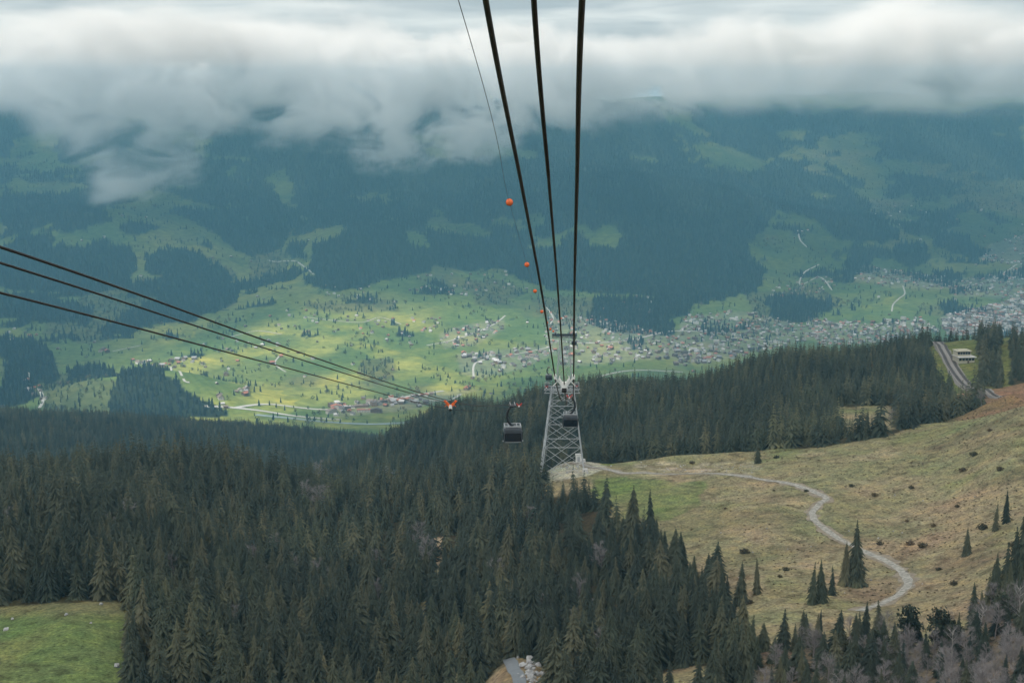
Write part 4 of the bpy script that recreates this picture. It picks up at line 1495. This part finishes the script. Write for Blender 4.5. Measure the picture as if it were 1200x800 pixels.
def gondola(lab):
    # origin at the track ropes; x across, y along the line
    t = thing('gondola', lab, 'gondola')
    Hn = 4.0
    W, D, HT = 3.4, 3.0, 2.6
    b = MB(); rbox(b, (0, 0, -Hn - HT / 2), (W, D, HT), .35, ztaper=.94); b.build('body', M_CABIN, t, True)
    for sg in (-1, 1):      # end windows wrapping round, lower dark band
        b = MB(); rbox(b, (0, sg * (D / 2 - .005), -Hn - HT * .60), (W * .86, .09, HT * .52), .04); b.build('window', M_GLASS, t)
        b = MB(); rbox(b, (sg * (W / 2 - .012), 0, -Hn - HT * .56), (.09, D * .80, HT * .58), .04); b.build('window', M_GLASS, t)
    b = MB()
    for sg in (-1, 1):
        b.box((sg * W * .42, 0, -Hn + .20), (.12, D * .84, .34), 0, 0)
        b.box((0, sg * D * .42, -Hn + .28), (W * .84, .10, .16), 0, 0)
        b.box((sg * W * .22, 0, -Hn + .22), (.12, D * .8, .12), 0, 0)
    b.build('roof_frame', M_RACK, t)
    b = MB()
    for sg in (-1, 1):
        b.box((sg * (W / 2 + .06), -D * .35, -Hn - HT + .25), (.12, .5, .14), 0, 0)
    b.box((0, 0, -Hn - HT + .08), (W * .8, D * .96, .10), 0, 0)
    b.build('bumper', M_RACK, t)
    b = MB()
    arc = [(-.15, 0, -.35), (-.62, 0, -.7), (-.95, 0, -1.4), (-.98, 0, -2.3), (-.72, 0, -3.1), (-.25, 0, -3.7), (.12, 0, -Hn + .1)]
    b.tube(arc, [.16, .19, .23, .25, .25, .22, .24], 8)
    b.build('hanger', M_DARKMET, t, True)
    b = MB()
    b.box((0, 0, -.16), (1.25, 1.9, .18), 0, 0)
    for sg in (-1, 1):
        b.box((sg * .4, 0, -.02), (.09, 2.3, .16), 0, 0)
    b.box((-.15, 0, -.32), (.4, .6, .3), 0, 0)
    cg = b.build('carriage', M_DARKMET, t)
    for sg in (-1, 1):
        for yy in (-1.0, -.35, .35, 1.0):
            b = MB(); b.tube([(sg * .4 - .05, yy, .13), (sg * .4 + .05, yy, .13)], .13, 10); b.build('wheel', M_RACK, cg, True)
    return t
G0 = gondola('largest gondola, hanging from the left ropes before the dark wood')
def hang(t, f, y, rz=0.0):
    p = f(y)
    t.location = (p.x, p.y, p.z)
    t.rotation_euler = (0, 0, rz)
    return t
hang(G0, fL, 247, R(4))
def more(lab):
    t = copy_tree(G0); t['label'] = lab; return t
g_ = hang(more('dark gondola hanging in front of the steel tower lattice'), fR, 300, R(-2))
for ch in g_.children:
    if ch.name.startswith('hanger'): ch.scale = (-1, 1, 1)
hang(more('small gondola beyond the tower, left of the thick ropes'), fL, 700, R(3))
g_ = hang(more('smallest gondola, right beside the far tower crossarm'), fR, 925, 0)
for ch in g_.children:
    if ch.name.startswith('hanger'): ch.scale = (-1, 1, 1)

# ---- steel towers
def tower(lab, cx, cy_, ztop, zb, wb, wt, la, ra, arm_over=2.5, levels=4, armm=None):
    armm = armm or M_STEEL
    t = thing('lattice_tower', lab, 'cableway tower', (cx, cy_, zb))
    h = ztop - zb
    lv = [0]
    for q in range(levels):
        lv.append(lv[-1] + 1.0 * (.80 ** q))
    lv = [x / lv[-1] for x in lv]
    def corner(s, i, j):
        w = wb + (wt - wb) * s
        return Vector((i * w / 2, j * w / 2, h * s))
    for i, j in ((-1, -1), (1, -1), (1, 1), (-1, 1)):
        c0 = corner(0, i, j)
        gz_ = float(H(cx + c0.x, cy_ + c0.y)) - zb
        b = MB(); b.bar(c0 + Vector((i * .25, j * .25, min(gz_, 0) - .3)), corner(1, i, j), .54, 0, .38, 8); b.build('leg', M_STEEL, t)
        b = MB(); b.box((c0.x + i * .3, c0.y + j * .3, max(gz_, -4) + .35), (2.4, 2.4, 1.9), 0, 0, .85); b.build('footing', M_CONC, t)
    b = MB()
    for q in range(levels):
        s0, s1 = lv[q], lv[q + 1]
        for (i, j), (i2, j2) in (((-1, -1), (1, -1)), ((1, -1), (1, 1)), ((1, 1), (-1, 1)), ((-1, 1), (-1, -1))):
            A, B_, C_, D_ = corner(s0, i, j), corner(s0, i2, j2), corner(s1, i, j), corner(s1, i2, j2)
            b.bar(A, D_, .19); b.bar(B_, C_, .19)
            b.bar(C_, D_, .26)
            if q < 3:
                b.bar((A + B_) / 2 * 1, (A + C_) / 2, .14); b.bar((A + B_) / 2, (B_ + D_) / 2, .14)
    b.build('bracing', M_STEEL, t)
    b = MB()
    x0, x1 = la - cx - arm_over, ra - cx + arm_over
    for j in (-1, 1):
        b.bar((x0, j * wt * .3, h + .6), (x1, j * wt * .3, h + .6), .42 if armm is M_STEEL else 1.0)
        b.bar((x0, j * wt * .3, h - 1.2), (x1, j * wt * .3, h - 1.2), .30)
        n = 10
        for q in range(n):
            xa, xb = x0 + (x1 - x0) * q / n, x0 + (x1 - x0) * (q + 1) / n
            b.bar((xa, j * wt * .3, h + (.6 if q % 2 else -1.2)), (xb, j * wt * .3, h + (-1.2 if q % 2 else .6)), .18)
    b.build('crossarm', armm, t)
    for xx in (la - cx, ra - cx):
        sb = MB()
        for sg in (-1, 1):
            sb.tube([(xx + sg * .4, -5, h + 1.4), (xx + sg * .4, -2.5, h + 1.95), (xx + sg * .4, 0, h + 2.1), (xx + sg * .4, 2.5, h + 1.95), (xx + sg * .4, 5, h + 1.3)], .16, 6)
        sb.box((xx, 0, h + 1.3), (1.2, 3.0, 1.0), 0, 0)
        sb.build('saddle', M_DARKMET, t)
        sb = MB()
        for q in (-1, 1):
            sb.tube([(xx - .16, q * 1.6, h + 1.55), (xx + .16, q * 1.6, h + 1.55)], .45, 12)
        sb.build('sheave', M_BLACK, t, True)
        sb = MB()   # service gantry
        for q in (-1, 1):
            sb.bar((xx - .9, q * 1.2, h + .8), (xx - .9, q * 1.2, h + 2.7), .14)
            sb.bar((xx + .9, q * 1.2, h + .8), (xx + .9, q * 1.2, h + 2.7), .14)
            sb.bar((xx - .9, q * 1.2, h + 2.7), (xx + .9, q * 1.2, h + 2.7), .14)
        sb.bar((xx - .9, -1.2, h + 2.7), (xx - .9, 1.2, h + 2.7), .14); sb.bar((xx + .9, -1.2, h + 2.7), (xx + .9, 1.2, h + 2.7), .14)
        sb.build('gantry', M_STEEL, t)
    sb = MB()       # ladder up one leg
    for sg in (-1, 1):
        a, c_ = corner(0.02, -1, -1) + Vector((.7 + sg * .25, -.3, 0)), corner(1, -1, -1) + Vector((.7 + sg * .25, -.3, 0))
        sb.bar(a, c_, .06)
    for q in range(40):
        s = (q + .5) / 40
        c_ = corner(s, -1, -1) + Vector((.7, -.3, 0))
        sb.bar(c_ - Vector((.25, 0, 0)), c_ + Vector((.25, 0, 0)), .05)
    sb.build('ladder', M_STEEL, t)
    return t
pR, pL = fR(600), fL(600)
cx = world_at(659, 500, 600)[0]
gb = ground_hit(660, 549, 500)
tower('pale lattice steel tower standing on the rocky knoll behind the gondolas', cx, 600, pR.z - 2.1, float(H(cx, 600)), 18.5, 9.6, pL.x, pR.x, 1.2)
pR2, pL2 = fR(1050), fL(1050)
cx2 = (pR2.x + pL2.x) / 2
tower('far lattice tower with wide crossarm rising behind the ridge', cx2, 1050, pR2.z - 2.1, float(H(cx2, 1050)), 13, 6.5, pL2.x, pR2.x, 2.5, armm=M_DARKMET)
q = ground_hit(678, 541, 560)
t = thing('equipment_cabinet', 'white box cabinet right of the steel tower foot', 'cabinet', (q[0], q[1], q[2]))
b = MB(); b.box((0, 0, 1.7), (2.6, 2.2, 3.2), 0, 0); b.build('housing', M_WHITE, t)
b = MB(); b.box((0, 0, 3.4), (2.9, 2.5, .2), 0, 0); b.build('lid', M_CONC, t)
b = MB(); b.box((0, -1.13, 1.5), (1.1, .06, 2.2), 0, 0); b.build('door', M_RACK, t)

# ============================================================ the little mountain railway station on the crest
rail_px = [(1098, 401), (1101, 407), (1106, 416), (1112, 425), (1119, 434), (1127, 444), (1136, 455)]
rp = hits(rail_px, 640)
rp = [p for p in rp if p[1] > 640]
def strip(pts, x0, x1, lift, skirt=0.0):
    """a graded strip between two offsets from the centre line"""
    n = len(pts)
    V = []
    for i, p in enumerate(pts):
        d = pts[min(i + 1, n - 1)] - pts[max(i - 1, 0)]
        nx = Vector((-d.y, d.x, 0)).normalized()
        a, c_ = p + nx * x0, p + nx * x1
        V += [(a.x, a.y, a.z + lift), (c_.x, c_.y, c_.z + lift)]
        V += [(a.x - nx.x * skirt * .8, a.y - nx.y * skirt * .8, a.z + lift - max(skirt, .12)), (c_.x + nx.x * skirt * .8, c_.y + nx.y * skirt * .8, c_.z + lift - max(skirt, .12))]
    F = []
    for i in range(n - 1):
        o_ = i * 4
        F += [(o_, o_ + 1, o_ + 5, o_ + 4), (o_ + 1, o_ + 3, o_ + 7, o_ + 5), (o_ + 2, o_, o_ + 4, o_ + 6)]
    b = MB(); b.add(V, F)
    return b
def railway(px, Y0, w, lab, offs):
    a, m_, c_ = [(world_at(p[0], 430, p[1])[0], p[1], float(H(world_at(p[0], 430, p[1])[0], p[1]))) for p in px]
    A, M_, C_ = Vector(a), Vector(m_), Vector(c_)
    pts = []
    for q in range(41):
        t = q / 40
        p = A * (1 - t) ** 2 + (2 * M_ - (A + C_) / 2) * 2 * t * (1 - t) + C_ * t * t
        pts.append(p)
    # follow the ground with a smoothed grade
    zs = np.array([float(H(p.x, p.y)) for p in pts])
    zs = np.maximum(zs, np.convolve(np.pad(zs, 4, 'edge'), np.ones(9) / 9, 'valid'))
    for p, z_ in zip(pts, zs): p.z = z_
    lift = .35
    t = thing('railway', lab, 'railway')
    strip(pts, -w / 2, w / 2, lift, 1.6).build('ballast', M_BALLAST, t)
    for o_ in offs:
        strip(pts, o_ - 1.0, o_ + 1.0, lift + .13).build('sleeper_bed', M_SLEEPER, t)
        for sg in (-1, 1):
            strip(pts, o_ + sg * .6 - .09, o_ + sg * .6 + .09, lift + .32).build('rail', M_RAIL, t)
    return pts
print([ground_hit(*p, 640) for p in ((1098, 402), (1112, 424), (1130, 446), (1160, 459), (1178, 465), (1200, 474))])
railway([(1098, 1005), (1116, 890), (1148, 790)], 0, 8.0, 'double railway track running down beside the little station', (-2.2, 2.2))
railway([(1158, 790), (1180, 728), (1212, 690)], 0, 5.0, 'single railway track below the orange earth bank at the right edge', (0,))

def station():
    q = ground_hit(1129, 424, 640)
    k_ = q[1] / F_PX
    t = thing('station_building', 'cream station building with dark window bands beside the tracks', 'building', (q[0], q[1], q[2]), R(8))
    W, D = 20 * k_, 9.0
    b = MB(); b.box((0, 0, 1.4), (W, D, 4.8), 0, 0); b.box((-W * .08, 1.2, 5.6), (W * .84, D * .7, 3.4), 0, 0); b.build('wall', M_PLASTER, t)
    b = MB(); b.box((0, -.6, 4.0), (W + 1.2, D + 1.6, .35), 0, 0); b.build('terrace_roof', M_CONC, t)
    b = MB(); b.box((-W * .08, 1.0, 7.5), (W * .92, D * .84, .4), 0, 0); b.box((-W * .08, 1.0, 7.9), (W * .6, D * .5, .4), 0, 0); b.build('roof', M_PLASTER, t)
    for i in range(5):
        b = MB(); b.box((-W * .4 + W * .2 * i, -D / 2 - .03, 2.5), (W * .15, .12, 1.5), 0, 0); b.build('window', M_WINDOW, t)
        b = MB(); b.box((-W * .40 + W * .16 * i, 1.2 - D * .35 - .03, 6.1), (W * .13, .12, 1.6), 0, 0); b.build('window', M_WINDOW, t)
    b = MB(); b.box((W * .1, -D / 2 - .04, .6), (1.2, .14, 2.2), 0, 0); b.build('door', M_WOOD, t)
station()
def gable(name, lab, u_, v_, w, d, h, rh, wallm, roofm, Y0=640, rz=0.0, arched=False):
    q = ground_hit(u_, v_, Y0)
    t = thing(name, lab, 'building', q, rz)
    b = MB(); b.box((0, 0, h / 2 - .8), (w, d, h + 1.6)); 
    b.add([(-w / 2, -d / 2, h), (-w / 2, d / 2, h), (-w / 2, 0, h + rh), (w / 2, -d / 2, h), (w / 2, d / 2, h), (w / 2, 0, h + rh)], [(0, 2, 1), (3, 4, 5)])
    b.build('wall', wallm, t)
    b = MB()
    if arched:
        prof = [(math.cos(a) * (d / 2 + .8), h - .4 + math.sin(a) * (rh + .8)) for a in np.linspace(0, math.pi, 9)]
    else:
        prof = [(-d / 2 - .8, h - .4), (0, h + rh), (d / 2 + .8, h - .4)]
    for (y0, z0), (y1, z1) in zip(prof[:-1], prof[1:]):
        P_ = [(-w / 2 - .6, y0, z0 + .05), (w / 2 + .6, y0, z0 + .05), (w / 2 + .6, y1, z1 + .05), (-w / 2 - .6, y1, z1 + .05)]
        P_ += [(p[0], p[1], p[2] + .3) for p in P_]
        b.add(P_, [(0, 1, 2, 3), (7, 6, 5, 4), (0, 4, 5, 1), (1, 5, 6, 2), (2, 6, 7, 3), (3, 7, 4, 0)])
    b.build('roof', roofm, t)
    for sx in (-.28, .28):
        b = MB(); b.box((sx * w, -d / 2 - .03, h * .55), (1.2, .1, 1.1)); b.build('window', M_WINDOW, t)
    b = MB(); b.box((0, -d / 2 - .04, .9), (1.1, .12, 2.0)); b.build('door', M_WOOD, t)
gable('wooden_hut', 'small wooden hut with a rounded dark roof left of the tracks', 1080, 403, 6.5, 6, 2.6, 2.2, M_WOOD, M_BROOF, arched=True)
gable('barn', 'wide low barn with brown shingle roof on the crest meadow at right', 1178, 395, 15, 9, 2.2, 2.4, M_WOOD, M_BROOF, rz=.1)
gable('white_house', 'white house half hidden by spruces on the wooded crest', 1080, 389, 7, 6, 3.4, 1.8, M_WHITE, M_CONC)

# ============================================================ clouds
def vol_mat(name, build):
    m = bpy.data.materials.new(name)
    m.use_nodes = True
    nt = m.node_tree
    for n in list(nt.nodes): nt.nodes.remove(n)
    o = nt.nodes.new('ShaderNodeOutputMaterial')
    pv = nt.nodes.new('ShaderNodeVolumePrincipled')
    nt.links.new(pv.outputs[0], o.inputs['Volume'])
    build(nt, pv)
    return m
def math_(nt, op, a, b=None, c=None, clamp=False):
    n = nt.nodes.new('ShaderNodeMath'); n.operation = op; n.use_clamp = clamp
    for i, s in enumerate((a, b, c)):
        if s is None: continue
        if isinstance(s, (int, float)): n.inputs[i].default_value = s
        else: nt.links.new(s, n.inputs[i])
    return n.outputs[0]
CLOUD_DENS = .0068
def cloud_build(nt, pv):
    pv.inputs['Color'].default_value = (1.0, 1.0, 1.0, 1)
    pv.inputs['Anisotropy'].default_value = 0.0
    tcn = nt.nodes.new('ShaderNodeTexCoord')
    sx = nt.nodes.new('ShaderNodeSeparateXYZ')
    nt.links.new(tcn.outputs['Object'], sx.inputs[0])
    n1 = noise(nt, 1 / 1100.0, 5, .6, scl=(1, .22, 1.6))
    n2 = noise(nt, 1 / 330.0, 6, .62, scl=(1, .16, 1.4))
    # how far the cloud hangs down, along the valley (X)
    fx = math_(nt, 'MULTIPLY_ADD', sx.outputs['X'], 1 / 5200.0, .5)
    rp_ = ramp(nt, [(0.0, (.3,) * 3), (.135, (.22,) * 3), (.20, (.92,) * 3), (.262, (.80,) * 3), (.30, (.38,) * 3), (.36, (.55,) * 3), (.42, (.84,) * 3), (.50, (.62,) * 3), (.545, (.46,) * 3), (.60, (.25,) * 3), (.9, (.22,) * 3), (.94, (.36,) * 3), (1.0, (.4,) * 3)], fx)
    fy = nt.nodes.new('ShaderNodeMapRange'); fy.inputs['From Min'].default_value = 5600; fy.inputs['From Max'].default_value = 6300
    fy.inputs['To Min'].default_value = 410; fy.inputs['To Max'].default_value = 100
    nt.links.new(sx.outputs['Y'], fy.inputs['Value'])
    drop = math_(nt, 'MULTIPLY', rp_.outputs[0], fy.outputs[0])
    e = math_(nt, 'ADD', sx.outputs['Z'], 40.0)
    e = math_(nt, 'ADD', e, drop)
    nn_ = math_(nt, 'MULTIPLY_ADD', n1.outputs['Fac'], 420.0, -215.0)
    # noise bites more where the cloud hangs low (torn wisps), less at the flat base
    wgt = math_(nt, 'MULTIPLY_ADD', rp_.outputs[0], 1.1, -.1)
    e = math_(nt, 'ADD', e, math_(nt, 'MULTIPLY', nn_, wgt))
    n2_ = math_(nt, 'MULTIPLY_ADD', n2.outputs['Fac'], 800.0, -420.0)
    e = math_(nt, 'ADD', e, math_(nt, 'MULTIPLY', n2_, wgt))
    low = nt.nodes.new('ShaderNodeMapRange'); low.interpolation_type = 'SMOOTHSTEP'
    low.inputs['From Min'].default_value = -10; low.inputs['From Max'].default_value = 170
    nt.links.new(e, low.inputs['Value'])
    top = nt.nodes.new('ShaderNodeMapRange'); top.interpolation_type = 'SMOOTHSTEP'
    top.inputs['From Min'].default_value = 0; top.inputs['From Max'].default_value = 330
    top.inputs['To Min'].default_value = 1; top.inputs['To Max'].default_value = 0
    nt.links.new(math_(nt, 'ADD', sx.outputs['Z'], math_(nt, 'ADD', math_(nt, 'MULTIPLY', nn_, 2.0), math_(nt, 'MULTIPLY', n2_, .35))), top.inputs['Value'])
    d = math_(nt, 'MULTIPLY', low.outputs[0], top.outputs[0])
    n3 = noise(nt, 1 / 210.0, 6, .6, scl=(1, .12, 1.25))
    n3.inputs['Distortion'].default_value = .6
    tx = nt.nodes.new('ShaderNodeMapRange'); tx.interpolation_type = 'SMOOTHSTEP'
    tx.inputs['From Min'].default_value = .38; tx.inputs['From Max'].default_value = .60
    tx.inputs['To Min'].default_value = .05; tx.inputs['To Max'].default_value = 1.7
    nt.links.new(n3.outputs['Fac'], tx.inputs['Value'])
    nt.links.new(math_(nt, 'MULTIPLY', math_(nt, 'MULTIPLY', math_(nt, 'POWER', d, 1.3), tx.outputs[0]), CLOUD_DENS), pv.inputs['Density'])
M_CLOUD = vol_mat('cloud_vapour', cloud_build)
b = MB()
b.box((0, 6900, -140), (9000, 3200, 960), 0, 0)
M_CLOUD.cycles.volume_step_rate = .15
tag(b.build('cloud_bank', M_CLOUD), 'low grey cloud bank hanging over the opposite mountain', 'cloud', kind='stuff')

# unseen cloud sheet added for shade; its gap lets sun onto the valley
SHZ = 1500.0
def shift(x, y, z):
    k_ = (SHZ - z) / SUN_DIR.z
    return x + SUN_DIR.x * k_, y + SUN_DIR.y * k_
gap = []
for u_, v_, rx, ry, wgt in ((290, 445, 340, 330, 1.3), (470, 408, 380, 380, 1.6), (200, 462, 260, 200, .9), (640, 400, 500, 420, .22), (1000, 365, 1300, 600, .2)):
    p = ground_hit(u_, v_, 2700)
    a, b_ = shift(*p)
    gap.append((a, b_, rx, ry, wgt))
m, nt, bs, o = new_mat('shade_sheet_skin')
bs.inputs['Base Color'].default_value = (.85, .87, .9, 1)
tr_ = nt.nodes.new('ShaderNodeBsdfTransparent')
tl_ = nt.nodes.new('ShaderNodeBsdfTranslucent'); tl_.inputs[0].default_value = (.85, .87, .9, 1)
mx1 = nt.nodes.new('ShaderNodeMixShader'); mx2 = nt.nodes.new('ShaderNodeMixShader')
mx1.inputs[0].default_value = .75
tcn = nt.nodes.new('ShaderNodeTexCoord')
sx = nt.nodes.new('ShaderNodeSeparateXYZ'); nt.links.new(tcn.outputs['Object'], sx.inputs[0])
nz_ = noise(nt, 1 / 700.0, 4, .55)
acc = None
for gx, gy, rx, ry, wgt in gap:
    a = math_(nt, 'POWER', math_(nt, 'MULTIPLY_ADD', sx.outputs['X'], 1 / rx, -gx / rx), 2.0)
    c_ = math_(nt, 'POWER', math_(nt, 'MULTIPLY_ADD', sx.outputs['Y'], 1 / ry, -gy / ry), 2.0)
    q = math_(nt, 'EXPONENT', math_(nt, 'MULTIPLY', math_(nt, 'ADD', a, c_), -1.0))
    q = math_(nt, 'MULTIPLY', q, wgt)
    acc = q if acc is None else math_(nt, 'ADD', acc, q)
acc = math_(nt, 'MULTIPLY', acc, math_(nt, 'MULTIPLY_ADD', nz_.outputs['Fac'], 2.6, .3))
edge_ = nt.nodes.new('ShaderNodeMapRange'); edge_.inputs['From Min'].default_value = 4050; edge_.inputs['From Max'].default_value = 4600; edge_.inputs['To Max'].default_value = .58
nt.links.new(sx.outputs['Y'], edge_.inputs['Value'])
acc = math_(nt, 'ADD', acc, edge_.outputs[0])
tfac = math_(nt, 'ADD', acc, .42, clamp=True)     # each of the two skins passes this share
nt.links.new(bs.outputs[0], mx1.inputs[1]); nt.links.new(tl_.outputs[0], mx1.inputs[2])
nt.links.new(tfac, mx2.inputs[0]); nt.links.new(mx1.outputs[0], mx2.inputs[1]); nt.links.new(tr_.outputs[0], mx2.inputs[2])
nt.links.new(mx2.outputs[0], o.inputs['Surface'])
def shade_sheet():
    n = 60
    xs = np.linspace(-9000, 9000, n); ys_ = np.linspace(-5000, 11000, n)
    b = MB()
    for s, zz in ((0, SHZ), (1, SHZ + 160)):
        P = [(x, y, zz + 60 * float(fbm(np.array(x), np.array(y), 1500, 3, 150 + s))) for y in ys_ for x in xs]
        b.add(P, [(j * n + i, j * n + i + 1, (j + 1) * n + i + 1, (j + 1) * n + i) if s else (j * n + i, (j + 1) * n + i, (j + 1) * n + i + 1, j * n + i + 1) for j in range(n - 1) for i in range(n - 1)])
    rim = [i for i in range(n)] + [j * n + n - 1 for j in range(1, n)] + [(n - 1) * n + i for i in range(n - 2, -1, -1)] + [j * n for j in range(n - 2, 0, -1)]
    for a, c_ in zip(rim, rim[1:] + rim[:1]):
        b.f.append((a, c_, c_ + n * n, a + n * n)); b.m.append(0)
    return b
tag(shade_sheet().build('added_shade_sheet', m, None, True), 'unseen cloud sheet added to shade the land, gap over the valley', 'cloud', kind='stuff')

# ============================================================ haze
def haze_build(nt, pv):
    pv.inputs['Color'].default_value = (.31, .73, 1.0, 1)
    pv.inputs['Density'].default_value = 8.2e-5
    pv.inputs['Anisotropy'].default_value = 0.2
b = MB()
zlo, zhi = -1050.0, 60.0
b.box((0, 4600, (zlo + zhi) / 2), (15000, 11600, zhi - zlo))
tag(b.build('haze', vol_mat('valley_haze', haze_build)), kind='stuff')
